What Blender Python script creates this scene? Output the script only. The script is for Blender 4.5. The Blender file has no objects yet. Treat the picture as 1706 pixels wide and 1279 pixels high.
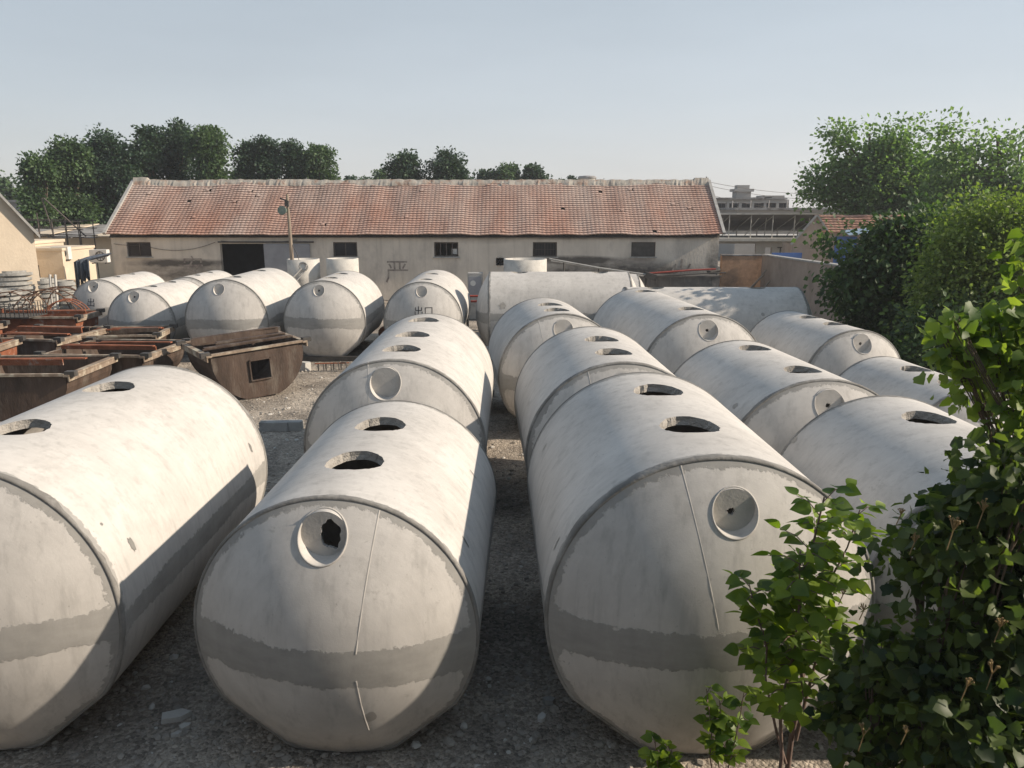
import bpy, math, random
import numpy as np
from mathutils import Vector, Matrix, Euler, noise as mnoise

# ------------------------------------------------------------------ camera, sky, sun
S = bpy.context.scene
COL = S.collection
PITCH = 13.0
CAM_H = 4.75
cam_d = bpy.data.cameras.new('camera'); cam = bpy.data.objects.new('camera', cam_d); COL.objects.link(cam)
cam.location = (0, 0, CAM_H); cam.rotation_euler = (math.radians(90 - PITCH), 0, 0)
cam_d.sensor_width = 36; cam_d.lens = 27.0; cam_d.clip_end = 3000; cam_d.clip_start = 0.05
S.camera = cam

SUN_EL, SUN_AZ = 28.0, 4.0          # azimuth: degrees behind the +X direction (towards -Y)
sdir = Vector((math.cos(math.radians(SUN_EL)) * math.cos(math.radians(SUN_AZ)),
               -math.cos(math.radians(SUN_EL)) * math.sin(math.radians(SUN_AZ)),
               math.sin(math.radians(SUN_EL))))
W = bpy.data.worlds.new('World'); S.world = W; W.use_nodes = True
nt = W.node_tree; nt.nodes.clear()
wo = nt.nodes.new('ShaderNodeOutputWorld'); bg = nt.nodes.new('ShaderNodeBackground')
sky = nt.nodes.new('ShaderNodeTexSky'); sky.sky_type = 'NISHITA'; sky.sun_disc = False
sky.sun_elevation = math.radians(SUN_EL)
sky.sun_rotation = math.radians(90 + SUN_AZ)
sky.altitude = 50; sky.air_density = 1.0; sky.dust_density = 0.8; sky.ozone_density = 1.5
# high thin haze veil over the clear sky: colour by elevation only
tc_ = nt.nodes.new('ShaderNodeTexCoord'); sx_ = nt.nodes.new('ShaderNodeSeparateXYZ'); nt.links.new(tc_.outputs['Generated'], sx_.inputs[0])
rp = nt.nodes.new('ShaderNodeValToRGB'); nt.links.new(sx_.outputs[2], rp.inputs[0])
for p_, c_ in ((0.0, (6.1, 5.95, 5.95)), (0.04, (5.8, 5.8, 5.95)), (0.12, (5.1, 5.4, 5.7)), (0.26, (4.25, 4.75, 5.15)), (1.0, (2.0, 2.8, 3.8))):
    if p_ in (0.0, 1.0): e_ = rp.color_ramp.elements[0 if p_ == 0 else -1]
    else: e_ = rp.color_ramp.elements.new(p_)
    e_.color = (*[x / 10 for x in c_], 1)
sc_ = nt.nodes.new('ShaderNodeVectorMath'); sc_.operation = 'SCALE'; sc_.inputs['Scale'].default_value = 10.0; nt.links.new(rp.outputs[0], sc_.inputs[0])
# the veil is brighter on the sun's side and faintly uneven
mr_ = nt.nodes.new('ShaderNodeMapRange'); mr_.inputs[1].default_value = -.7; mr_.inputs[2].default_value = .7; mr_.inputs[3].default_value = .90; mr_.inputs[4].default_value = 1.12; nt.links.new(sx_.outputs[0], mr_.inputs[0])
cm_ = nt.nodes.new('ShaderNodeMapping'); cm_.inputs['Scale'].default_value = (1, 1, 5); nt.links.new(tc_.outputs['Generated'], cm_.inputs[0])
cn_ = nt.nodes.new('ShaderNodeTexNoise'); cn_.inputs['Scale'].default_value = 2.2; cn_.inputs['Detail'].default_value = 4; nt.links.new(cm_.outputs[0], cn_.inputs['Vector'])
ml_ = nt.nodes.new('ShaderNodeMath'); ml_.operation = 'MULTIPLY_ADD'; ml_.inputs[1].default_value = 2.4; nt.links.new(cn_.outputs[0], ml_.inputs[0]); ml_.inputs[2].default_value = 8.15
mm_ = nt.nodes.new('ShaderNodeMath'); mm_.operation = 'MULTIPLY'; nt.links.new(mr_.outputs[0], mm_.inputs[0]); nt.links.new(ml_.outputs[0], mm_.inputs[1]); nt.links.new(mm_.outputs[0], sc_.inputs['Scale'])
mx_ = nt.nodes.new('ShaderNodeMix'); mx_.data_type = 'RGBA'; mx_.inputs[0].default_value = 0.8
nt.links.new(sky.outputs[0], mx_.inputs[6]); nt.links.new(sc_.outputs[0], mx_.inputs[7]); nt.links.new(mx_.outputs[2], bg.inputs[0])
bg.inputs[1].default_value = 0.072
nt.links.new(bg.outputs[0], wo.inputs[0])
sl = bpy.data.lights.new('sun', 'SUN'); sl.energy = 3.3; sl.angle = math.radians(0.8); sl.color = (1.0, 0.86, 0.70)
so = bpy.data.objects.new('sun', sl); COL.objects.link(so)
so.rotation_euler = sdir.to_track_quat('Z', 'Y').to_euler()
so.location = (30, -8, 30)
S.view_settings.view_transform = 'Standard'; S.view_settings.look = 'None'
S.view_settings.exposure = 0.90; S.view_settings.gamma = 1
S.cycles.use_denoising = True
S.cycles.max_bounces = 8; S.cycles.transparent_max_bounces = 8

R = math.radians
rnd = random.Random(7)

# ------------------------------------------------------------------ helpers
def at(px, py, Y):
    """world point at depth Y (metres along the ground) seen at photo pixel (px, py)"""
    p = R(PITCH); a = (px - 853) / 1280.0; b = (639.5 - py) / 1280.0
    # ray = right*a + up*b + fwd
    d = Vector((a, math.cos(p) + b * math.sin(p), -math.sin(p) + b * math.cos(p)))
    t = Y / d.y
    return Vector((d.x * t, Y, CAM_H + d.z * t))

class MB:
    def __init__(s): s.v = []; s.f = []; s.smooth = []
    def face(s, pts, sm=False):
        n = len(s.v); s.v += [tuple(p) for p in pts]; s.f.append(tuple(range(n, n + len(pts)))); s.smooth.append(sm)
    def add(s, verts, faces, sm=False):
        n = len(s.v); s.v += [tuple(p) for p in verts]
        for f in faces: s.f.append(tuple(i + n for i in f)); s.smooth.append(sm)
    def box(s, c, size, rz=0, rx=0, ry=0, taper=1.0):
        M = Euler((rx, ry, rz)).to_matrix(); hx, hy, hz = size[0] / 2, size[1] / 2, size[2] / 2
        vs = []
        for z in (-1, 1):
            t = 1 if z < 0 else taper
            for x, y in ((-1, -1), (1, -1), (1, 1), (-1, 1)):
                vs.append(Vector(c) + M @ Vector((x * hx * t, y * hy * t, z * hz)))
        s.add(vs, [(0, 3, 2, 1), (4, 5, 6, 7), (0, 1, 5, 4), (1, 2, 6, 5), (2, 3, 7, 6), (3, 0, 4, 7)])
        return s
    def tube(s, pts, radii, n=8, caps=True, sm=True):
        pts = [Vector(p) for p in pts]
        if not isinstance(radii, (list, tuple)): radii = [radii] * len(pts)
        rings = []; prev = None
        for i, p in enumerate(pts):
            if i == 0: d = pts[1] - pts[0]
            elif i == len(pts) - 1: d = pts[-1] - pts[-2]
            else: d = pts[i + 1] - pts[i - 1]
            d = d.normalized() if d.length > 1e-9 else Vector((0, 0, 1))
            if prev is None:
                a = d.orthogonal().normalized()
            else:
                a = prev - d * prev.dot(d)
                a = a.normalized() if a.length > 1e-6 else d.orthogonal().normalized()
            prev = a; b = d.cross(a)
            rings.append([p + (a * math.cos(2 * math.pi * k / n) + b * math.sin(2 * math.pi * k / n)) * radii[i] for k in range(n)])
        vs = [v for r in rings for v in r]; fs = []
        for i in range(len(pts) - 1):
            for k in range(n):
                k2 = (k + 1) % n
                fs.append((i * n + k, i * n + k2, (i + 1) * n + k2, (i + 1) * n + k))
        s.add(vs, fs, sm)
        if caps:
            s.add(rings[0], [tuple(reversed(range(n)))]); s.add(rings[-1], [tuple(range(n))])
        return s
    def lathe(s, prof, c=(0, 0, 0), n=32, sm=True, jit=0):
        """profile of (r, z) pairs turned about Z"""
        vs = []; fs = []
        for r, z in prof:
            for k in range(n):
                a = 2 * math.pi * k / n
                vs.append((c[0] + r * math.cos(a), c[1] + r * math.sin(a), c[2] + z))
        for i in range(len(prof) - 1):
            for k in range(n):
                k2 = (k + 1) % n
                fs.append((i * n + k, i * n + k2, (i + 1) * n + k2, (i + 1) * n + k))
        s.add(vs, fs, sm); return s
    def mesh(s, name, m=None):
        me = bpy.data.meshes.new(name); me.from_pydata(s.v, [], s.f)
        me.polygons.foreach_set('use_smooth', s.smooth)
        if m: me.materials.append(m)
        me.update(); return me
    def build(s, name, m, parent=None, loc=(0, 0, 0), rz=0):
        o = bpy.data.objects.new(name, s.mesh(name, m)); COL.objects.link(o)
        o.location = loc; o.rotation_euler = (0, 0, rz)
        if parent: o.parent = parent
        return o

def tag(o, label, cat, group=None, kind=None):
    if label: o['label'] = label
    if cat: o['category'] = cat
    if group: o['group'] = group
    if kind: o['kind'] = kind
    return o

def empty(name, loc=(0, 0, 0), rz=0, label=None, cat=None, group=None, rot=None):
    o = bpy.data.objects.new(name, None); COL.objects.link(o); o.location = loc
    o.rotation_euler = rot if rot else (0, 0, rz); o.empty_display_size = 0.3
    return tag(o, label, cat, group)

def copy_tree(o, parent=None):
    c = o.copy(); COL.objects.link(c)
    if parent: c.parent = parent
    for ch in [x for x in KIDS.get(o.name, [])] or [x for x in bpy.data.objects if x.parent == o]:
        copy_tree(ch, c)
    return c
KIDS = {}

def npmesh(name, V, F, mat, nper, smooth=False):
    """fast mesh from numpy: V (n,3), F (m,nper)"""
    me = bpy.data.meshes.new(name)
    me.vertices.add(len(V)); me.vertices.foreach_set('co', np.asarray(V, dtype=np.float32).ravel())
    m = len(F); me.loops.add(m * nper); me.loops.foreach_set('vertex_index', np.asarray(F, dtype=np.int32).ravel())
    me.polygons.add(m); me.polygons.foreach_set('loop_start', np.arange(0, m * nper, nper, dtype=np.int32))
    me.polygons.foreach_set('use_smooth', np.full(m, smooth))
    me.materials.append(mat); me.update(calc_edges=True); me.validate(); return me

# ------------------------------------------------------------------ materials
def mat(name, base=(0.5, 0.5, 0.5), rough=0.85, var=0.15, scale=3.0, second=None, sec_scale=1.0, sec_lo=0.5, sec_hi=0.6,
        bump=0.0, bump_scale=30.0, metal=0.0, stretch=None, coord='Object', spec=0.3, detail=6):
    m = bpy.data.materials.new(name); m.use_nodes = True; t = m.node_tree; N = t.nodes; L = t.links
    b = N['Principled BSDF']; b.inputs['Roughness'].default_value = rough; b.inputs['Metallic'].default_value = metal
    b.inputs['Specular IOR Level'].default_value = spec
    if coord == 'World':
        g = N.new('ShaderNodeNewGeometry'); cs = g.outputs['Position']
    else:
        g = N.new('ShaderNodeTexCoord'); cs = g.outputs['Object']
    if stretch:
        mp = N.new('ShaderNodeMapping'); mp.inputs['Scale'].default_value = stretch; L.new(cs, mp.inputs[0]); cs = mp.outputs[0]
    n1 = N.new('ShaderNodeTexNoise'); n1.inputs['Scale'].default_value = scale; n1.inputs['Detail'].default_value = detail; n1.inputs['Roughness'].default_value = 0.6
    L.new(cs, n1.inputs['Vector'])
    mr = N.new('ShaderNodeMapRange'); mr.inputs[1].default_value = 0.3; mr.inputs[2].default_value = 0.7
    mr.inputs[3].default_value = 1 - var; mr.inputs[4].default_value = 1 + var; L.new(n1.outputs[0], mr.inputs[0])
    col = N.new('ShaderNodeMix'); col.data_type = 'RGBA'; col.blend_type = 'MULTIPLY'; col.inputs[0].default_value = 1
    col.inputs[6].default_value = (*base, 1); L.new(mr.outputs[0], col.inputs[7]); out = col.outputs[2]
    if second:
        n2 = N.new('ShaderNodeTexNoise'); n2.inputs['Scale'].default_value = sec_scale; n2.inputs['Detail'].default_value = 8; n2.inputs['Roughness'].default_value = 0.65
        L.new(cs, n2.inputs['Vector'])
        m2 = N.new('ShaderNodeMapRange'); m2.inputs[1].default_value = sec_lo; m2.inputs[2].default_value = sec_hi; L.new(n2.outputs[0], m2.inputs[0])
        mx = N.new('ShaderNodeMix'); mx.data_type = 'RGBA'; L.new(m2.outputs[0], mx.inputs[0]); L.new(out, mx.inputs[6])
        mx.inputs[7].default_value = (*second, 1); out = mx.outputs[2]
    L.new(out, b.inputs['Base Color'])
    if bump:
        n3 = N.new('ShaderNodeTexNoise'); n3.inputs['Scale'].default_value = bump_scale; n3.inputs['Detail'].default_value = 5; L.new(cs, n3.inputs['Vector'])
        bp = N.new('ShaderNodeBump'); bp.inputs['Strength'].default_value = bump; bp.inputs['Distance'].default_value = 0.02
        L.new(n3.outputs[0], bp.inputs['Height']); L.new(bp.outputs[0], b.inputs['Normal'])
    return m

def leafmat(name, c1, c2, trans=0.35, tcol=None, rough=0.55, scale=2.0, spec=0.35):
    m = bpy.data.materials.new(name); m.use_nodes = True; t = m.node_tree; N = t.nodes; L = t.links
    b = N['Principled BSDF']; b.inputs['Roughness'].default_value = rough; b.inputs['Specular IOR Level'].default_value = spec
    g = N.new('ShaderNodeNewGeometry')
    n1 = N.new('ShaderNodeTexNoise'); n1.inputs['Scale'].default_value = scale; n1.inputs['Detail'].default_value = 3; L.new(g.outputs['Position'], n1.inputs['Vector'])
    add = N.new('ShaderNodeMath'); add.operation = 'MULTIPLY_ADD'; add.inputs[1].default_value = 0.6
    L.new(g.outputs['Random Per Island'], add.inputs[0])
    L.new(n1.outputs[0], add.inputs[2])
    mr = N.new('ShaderNodeMapRange'); mr.inputs[1].default_value = 0.45; mr.inputs[2].default_value = 1.15; L.new(add.outputs[0], mr.inputs[0])
    mx = N.new('ShaderNodeMix'); mx.data_type = 'RGBA'; L.new(mr.outputs[0], mx.inputs[0])
    mx.inputs[6].default_value = (*c1, 1); mx.inputs[7].default_value = (*c2, 1); L.new(mx.outputs[2], b.inputs['Base Color'])
    tr = N.new('ShaderNodeBsdfTranslucent')
    if tcol is None: tcol = (1.6, 1.8, 0.7)
    tm = N.new('ShaderNodeMix'); tm.data_type = 'RGBA'; tm.blend_type = 'MULTIPLY'; tm.inputs[0].default_value = 1
    L.new(mx.outputs[2], tm.inputs[6]); tm.inputs[7].default_value = (*tcol, 1); L.new(tm.outputs[2], tr.inputs[0])
    ms = N.new('ShaderNodeMixShader'); ms.inputs[0].default_value = trans
    L.new(b.outputs[0], ms.inputs[1]); L.new(tr.outputs[0], ms.inputs[2]); L.new(ms.outputs[0], N['Material Output'].inputs[0])
    return m

def tank_material(name, c_lo, c_hi, c_mortar):
    m = bpy.data.materials.new(name); m.use_nodes = True; t = m.node_tree; N = t.nodes; L = t.links
    b = N['Principled BSDF']; b.inputs['Roughness'].default_value = 0.85; b.inputs['Specular IOR Level'].default_value = 0.25
    g = N.new('ShaderNodeNewGeometry'); P = g.outputs['Position']
    tc = N.new('ShaderNodeTexCoord'); O = tc.outputs['Object']
    def noise(sc, det=6, ro=0.6, vec=P, st=None):
        n = N.new('ShaderNodeTexNoise'); n.inputs['Scale'].default_value = sc; n.inputs['Detail'].default_value = det; n.inputs['Roughness'].default_value = ro
        if st:
            mp = N.new('ShaderNodeMapping'); mp.inputs['Scale'].default_value = st; L.new(vec, mp.inputs[0]); vec = mp.outputs[0]
        L.new(vec, n.inputs['Vector']); return n.outputs[0]
    def rng(x, a, b_, c, d):
        r = N.new('ShaderNodeMapRange'); r.inputs[1].default_value = a; r.inputs[2].default_value = b_; r.inputs[3].default_value = c; r.inputs[4].default_value = d
        L.new(x, r.inputs[0]); return r.outputs[0]
    def math_(op, a, b_):
        k = N.new('ShaderNodeMath'); k.operation = op
        for i, x in enumerate((a, b_)):
            if isinstance(x, (int, float)): k.inputs[i].default_value = x
            else: L.new(x, k.inputs[i])
        return k.outputs[0]
    def mix(f, a, b_, bt='MIX'):
        k = N.new('ShaderNodeMix'); k.data_type = 'RGBA'; k.blend_type = bt
        if isinstance(f, (int, float)): k.inputs[0].default_value = f
        else: L.new(f, k.inputs[0])
        for i, x in ((6, a), (7, b_)):
            if isinstance(x, tuple): k.inputs[i].default_value = (*x, 1)
            else: L.new(x, k.inputs[i])
        return k.outputs[2]
    big = noise(0.9, 5); blot = noise(3.2, 7, 0.65)
    streak = noise(7, 4, 0.7, P, (1.0, 0.16, 1.0)); trowel = noise(5, 5, 0.7, P, (0.35, 4.0, 0.35))
    drip = noise(9, 5, 0.7, P, (1.0, 1.0, 0.07))
    f = math_('MULTIPLY_ADD', big, 0.6); N[-1].inputs[2].default_value = 0
    f1 = rng(big, 0.32, 0.68, 0, 1)
    c = mix(f1, c_lo, c_hi)
    c = mix(1.0, c, N_gray(N, L, rng(blot, 0.3, 0.7, 0.92, 1.06)), 'MULTIPLY')
    c = mix(1.0, c, N_gray(N, L, rng(trowel, 0.3, 0.72, 0.94, 1.04)), 'MULTIPLY')
    c = mix(1.0, c, N_gray(N, L, rng(drip, 0.5, 0.8, 1.0, 0.72)), 'MULTIPLY')
    # cement smears: sharp-edged worn patches
    sm = noise(2.1, 9, 0.72, P, (1.0, 1.0, 1.6)); smm = rng(sm, 0.64, 0.675, 0, 0.38)
    c = mix(smm, c, (0.30, 0.285, 0.26))
    # small trowelled plugs
    vo = N.new('ShaderNodeTexVoronoi'); vo.inputs['Scale'].default_value = 1.15
    wv = N.new('ShaderNodeMix'); wv.data_type = 'RGBA'; wv.inputs[0].default_value = 0.05
    ns = N.new('ShaderNodeTexNoise'); ns.inputs['Scale'].default_value = 9; L.new(P, ns.inputs[0]); L.new(P, wv.inputs[6]); L.new(ns.outputs[1], wv.inputs[7])
    L.new(wv.outputs[2], vo.inputs['Vector'])
    sepc = N.new('ShaderNodeSeparateColor'); L.new(vo.outputs['Color'], sepc.inputs[0])
    pl = math_('MULTIPLY', math_('LESS_THAN', vo.outputs['Distance'], 0.075), math_('GREATER_THAN', sepc.outputs[0], 0.72))
    c = mix(math_('MULTIPLY', pl, 0.75), c, (0.27, 0.255, 0.235))
    # speckle pits
    sp = noise(38, 3, 0.6); c = mix(rng(sp, 0.68, 0.74, 0, 0.55), c, (0.2, 0.19, 0.17))
    # faint broad discolouration
    st2 = noise(1.7, 6, 0.7, P, (1, 0.5, 1)); c = mix(rng(st2, 0.54, 0.80, 0, 0.30), c, (0.33, 0.315, 0.29))
    # mortar joints, ragged
    at_ = N.new('ShaderNodeAttribute'); at_.attribute_name = 'joint'
    e1 = noise(4.0, 3, 0.5); e2 = noise(16, 6, 0.75)
    dd = math_('ADD', at_.outputs['Fac'], math_('ADD', rng(e1, 0.3, 0.7, -0.016, 0.016), rng(e2, 0.3, 0.7, -0.026, 0.026)))
    jm = rng(dd, -0.004, 0.006, 1, 0)
    mv = noise(3, 6, 0.6, P, (1, 1, 3.0))
    mc = mix(rng(mv, 0.3, 0.7, 0, 1), c_mortar, tuple(x * 1.25 for x in c_mortar))
    c = mix(math_('MULTIPLY', jm, rng(noise(3.6, 7, .7, P, (1, 1, .45)), .34, .62, .78, 1)), c, mc)
    L.new(c, b.inputs['Base Color'])
    fine = noise(45, 6, 0.7)
    hgt = math_('ADD', math_('ADD', math_('MULTIPLY', fine, 0.25), math_('MULTIPLY', blot, 0.5)), math_('MULTIPLY', jm, 0.9))
    hgt = math_('ADD', hgt, math_('MULTIPLY', trowel, 0.3))
    bp = N.new('ShaderNodeBump'); bp.inputs['Strength'].default_value = 0.4; bp.inputs['Distance'].default_value = 0.010
    L.new(hgt, bp.inputs['Height']); L.new(bp.outputs[0], b.inputs['Normal'])
    return m

def N_gray(N, L, x):
    k = N.new('ShaderNodeCombineColor')
    for i in range(3): L.new(x, k.inputs[i])
    return k.outputs[0]

M = {}
M['tank'] = tank_material('whitewashed_concrete', (0.49, 0.468, 0.438), (0.58, 0.556, 0.522), (0.27, 0.262, 0.245))
M['mortar'] = mat('joint_mortar', (0.20, 0.193, 0.18), 0.95, 0.2, 4, second=(0.33, 0.32, 0.30), sec_scale=2.5, sec_lo=0.5, sec_hi=0.68, bump=0.4, bump_scale=22, coord='World')
M['raw'] = mat('raw_concrete', (0.36, 0.34, 0.31), 0.9, 0.2, 5, bump=0.8, bump_scale=50, coord='World')
M['ink'] = mat('black_stencil_paint', (0.035, 0.035, 0.04), 0.8, 0.4, 30, coord='World')
M['plaster'] = mat('aged_plaster', (0.58, 0.525, 0.455), 0.95, 0.16, 0.7, second=(0.37, 0.335, 0.30), sec_scale=0.55, sec_lo=0.52, sec_hi=0.7, bump=0.6, bump_scale=9, stretch=(1, 1, 0.6), coord='World')
M['cream'] = mat('cream_render', (0.60, 0.51, 0.395), 0.95, 0.10, 0.8, second=(0.5, 0.42, 0.33), sec_scale=0.7, sec_lo=0.5, sec_hi=0.75, bump=0.4, bump_scale=12, coord='World')
M['grey'] = mat('grey_concrete', (0.34, 0.335, 0.32), 0.9, 0.18, 3, second=(0.22, 0.215, 0.2), sec_scale=2, sec_lo=0.55, sec_hi=0.7, bump=0.6, bump_scale=35, coord='World')
M['pale'] = mat('pale_concrete', (0.52, 0.50, 0.46), 0.9, 0.14, 3, second=(0.33, 0.32, 0.3), sec_scale=2, sec_lo=0.58, sec_hi=0.72, bump=0.5, bump_scale=35, coord='World')
M['rust'] = mat('rusty_steel', (0.26, 0.095, 0.05), 0.8, 0.35, 4, second=(0.34, 0.30, 0.26), sec_scale=3, sec_lo=0.60, sec_hi=0.72, bump=0.6, bump_scale=30, coord='World')
M['brown'] = mat('brown_formwork_steel', (0.075, 0.052, 0.04), 0.65, 0.4, 3, second=(0.17, 0.145, 0.12), sec_scale=2.4, sec_lo=0.52, sec_hi=0.75, bump=0.5, bump_scale=25, coord='World', stretch=(1, 1, 0.35))
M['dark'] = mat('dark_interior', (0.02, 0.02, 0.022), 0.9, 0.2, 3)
M['glass'] = mat('dirty_window_glass', (0.018, 0.018, 0.022), 0.3, 0.5, 2, spec=0.22, coord='World')
M['frame'] = mat('window_steel', (0.10, 0.085, 0.075), 0.7, 0.3, 6)
M['dkmetal'] = mat('dark_steel', (0.07, 0.065, 0.06), 0.6, 0.3, 5, coord='World')
M['wood'] = mat('weathered_timber', (0.25, 0.205, 0.16), 0.9, 0.3, 6, stretch=(6, 6, 0.5))
M['panel'] = mat('grey_door_steel', (0.26, 0.265, 0.285), 0.6, 0.15, 1.5, coord='World')
M['brick'] = mat('orange_brick', (0.44, 0.27, 0.17), 0.95, 0.2, 5, second=(0.32, 0.2, 0.13), sec_scale=1.2, bump=0.5, bump_scale=20, coord='World')
M['yardwall'] = mat('brown_yard_wall', (0.33, 0.27, 0.225), 0.95, 0.15, 1.2, second=(0.22, 0.18, 0.15), sec_scale=0.8, sec_lo=0.5, sec_hi=0.7, bump=0.7, bump_scale=12, coord='World')
M['roofgrey'] = mat('grey_sheet_roof', (0.27, 0.265, 0.26), 0.85, 0.2, 2, second=(0.15, 0.14, 0.135), sec_scale=1.2, coord='World')
M['blue'] = mat('blue_sheet_metal', (0.06, 0.13, 0.34), 0.55, 0.12, 2)
M['tarp'] = mat('faded_blue_grey_tarp', (0.07, 0.085, 0.11), 0.8, 0.3, 3, bump=0.5, bump_scale=8)
M['white'] = mat('white_paint', (0.62, 0.61, 0.58), 0.7, 0.08, 2)
M['farwall'] = mat('distant_wall', (0.36, 0.345, 0.33), 0.95, 0.1, 0.4, coord='World')
M['rock'] = mat('rubble_stone', (0.32, 0.29, 0.25), 0.95, 0.3, 4, bump=0.6, bump_scale=20, coord='World')
M['bark'] = mat('bark', (0.13, 0.10, 0.075), 0.95, 0.3, 8, bump=0.8, bump_scale=30, coord='World')
M['twig'] = mat('young_bark', (0.17, 0.12, 0.10), 0.9, 0.25, 20, coord='World')

# ------------------------------------------------------------------ ground
def ground_material():
    m = bpy.data.materials.new('gravel_yard'); m.use_nodes = True; t = m.node_tree; N = t.nodes; L = t.links
    b = N['Principled BSDF']; b.inputs['Roughness'].default_value = 0.97; b.inputs['Specular IOR Level'].default_value = 0.1
    g = N.new('ShaderNodeNewGeometry'); P = g.outputs['Position']
    def noise(sc, det=6, ro=0.65):
        n = N.new('ShaderNodeTexNoise'); n.inputs['Scale'].default_value = sc; n.inputs['Detail'].default_value = det; n.inputs['Roughness'].default_value = ro
        L.new(P, n.inputs['Vector']); return n.outputs[0]
    r1 = N.new('ShaderNodeValToRGB'); L.new(noise(0.7), r1.inputs[0])
    e = r1.color_ramp.elements; e[0].position = 0.30; e[0].color = (0.15, 0.132, 0.112, 1); e[1].position = 0.70; e[1].color = (0.52, 0.455, 0.375, 1); k_ = e.new(.5); k_.color = (0.33, 0.288, 0.24, 1)
    vo = N.new('ShaderNodeTexVoronoi'); vo.inputs['Scale'].default_value = 30; vo.inputs['Randomness'].default_value = 1; L.new(P, vo.inputs['Vector'])
    sc = N.new('ShaderNodeSeparateColor'); L.new(vo.outputs['Color'], sc.inputs[0])
    mr = N.new('ShaderNodeMapRange'); mr.inputs[3].default_value = 0.55; mr.inputs[4].default_value = 1.45; L.new(sc.outputs[0], mr.inputs[0])
    mx = N.new('ShaderNodeMix'); mx.data_type = 'RGBA'; mx.blend_type = 'MULTIPLY'; mx.inputs[0].default_value = 0.8
    L.new(r1.outputs[0], mx.inputs[6]); L.new(N_gray(N, L, mr.outputs[0]), mx.inputs[7])
    mr2 = N.new('ShaderNodeMapRange'); mr2.inputs[1].default_value = 0.3; mr2.inputs[2].default_value = 0.7; mr2.inputs[3].default_value = 0.7; mr2.inputs[4].default_value = 1.3; L.new(noise(55), mr2.inputs[0])
    mx2 = N.new('ShaderNodeMix'); mx2.data_type = 'RGBA'; mx2.blend_type = 'MULTIPLY'; mx2.inputs[0].default_value = 1
    L.new(mx.outputs[2], mx2.inputs[6]); L.new(N_gray(N, L, mr2.outputs[0]), mx2.inputs[7])
    L.new(mx2.outputs[2], b.inputs['Base Color'])
    ad = N.new('ShaderNodeMath'); ad.operation = 'MULTIPLY_ADD'; ad.inputs[1].default_value = -0.35; L.new(vo.outputs['Distance'], ad.inputs[0]); L.new(noise(9, 8), ad.inputs[2])
    bp = N.new('ShaderNodeBump'); bp.inputs['Strength'].default_value = 1.0; bp.inputs['Distance'].default_value = 0.05; L.new(ad.outputs[0], bp.inputs['Height']); L.new(bp.outputs[0], b.inputs['Normal'])
    return m
M['ground'] = ground_material()

def gz(x, y):
    return 0.035 * (mnoise.noise(Vector((x * 0.6, y * 0.6, 0))) + 0.6 * mnoise.noise(Vector((x * 1.7, y * 1.7, 5))))
def make_ground():
    xs = [-1500, -400, -100, -50] + list(np.arange(-26, 20.1, 0.25)) + [40, 100, 400, 1500]
    ys = [-200, -50, -8] + list(np.arange(0, 46.1, 0.25)) + [60, 100, 400, 2000]
    V = []; 
    for y in ys:
        for x in xs:
            inn = -26 <= x <= 20 and 0 <= y <= 46
            V.append((x, y, gz(x, y) - 0.03 if inn else -0.03))
    nx = len(xs); F = []
    for j in range(len(ys) - 1):
        for i in range(nx - 1):
            F.append((j * nx + i, j * nx + i + 1, (j + 1) * nx + i + 1, (j + 1) * nx + i))
    me = npmesh('ground', np.array(V), np.array(F), M['ground'], 4, True)
    o = bpy.data.objects.new('ground', me); COL.objects.link(o); tag(o, 'gravel and bare earth of the casting yard', None, kind='structure')
make_ground()

def ico(n=0):
    t = (1 + 5 ** .5) / 2
    v = np.array([(-1, t, 0), (1, t, 0), (-1, -t, 0), (1, -t, 0), (0, -1, t), (0, 1, t), (0, -1, -t), (0, 1, -t), (t, 0, -1), (t, 0, 1), (-t, 0, -1), (-t, 0, 1)], float)
    v /= np.linalg.norm(v[0])
    f = np.array([(0, 11, 5), (0, 5, 1), (0, 1, 7), (0, 7, 10), (0, 10, 11), (1, 5, 9), (5, 11, 4), (11, 10, 2), (10, 7, 6), (7, 1, 8), (3, 9, 4), (3, 4, 2), (3, 2, 6), (3, 6, 8), (3, 8, 9), (4, 9, 5), (2, 4, 11), (6, 2, 10), (8, 6, 7), (9, 8, 1)])
    return v, f
def scatter_stones(name, pts, smin, smax, mt, seed, flat=0.55):
    rg = np.random.default_rng(seed); v, f = ico(); V = []; F = []
    for i, (x, y) in enumerate(pts):
        s = smin + (smax - smin) * rg.random() ** 3
        w = v * (1 + 0.35 * (rg.random((12, 1)) - .5)) * np.array([s * (0.7 + .6 * rg.random()), s * (0.7 + .6 * rg.random()), s * flat * (0.5 + rg.random())])
        a = rg.random() * 6.28; c, s_ = math.cos(a), math.sin(a)
        w = w @ np.array([[c, s_, 0], [-s_, c, 0], [0, 0, 1]])
        w += (x, y, gz(x, y) - 0.03 + s * flat * 0.3)
        V.append(w); F.append(f + 12 * i)
    me = npmesh(name, np.concatenate(V), np.concatenate(F), mt, 3)
    o = bpy.data.objects.new(name, me); COL.objects.link(o); return o
rg = np.random.default_rng(3)
pp = []
for (x0, x1, y0, y1, n) in ((-4.5, 1.5, 3.8, 7, 2600), (-1.5, 1.6, 7, 17, 1800), (-4.6, -2.5, 7, 14, 900), (-7.5, -2.5, 12, 24, 1900), (1.5, 9, 4, 7, 700), (-12, -7, 17, 24, 300)):
    pp += [(x0 + (x1 - x0) * rg.random(), y0 + (y1 - y0) * rg.random()) for _ in range(n)]
o = scatter_stones('gravel', pp, 0.008, 0.048, M['rock'], 5); tag(o, 'loose gravel and small rubble scattered over the yard', 'gravel', kind='stuff')

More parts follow.
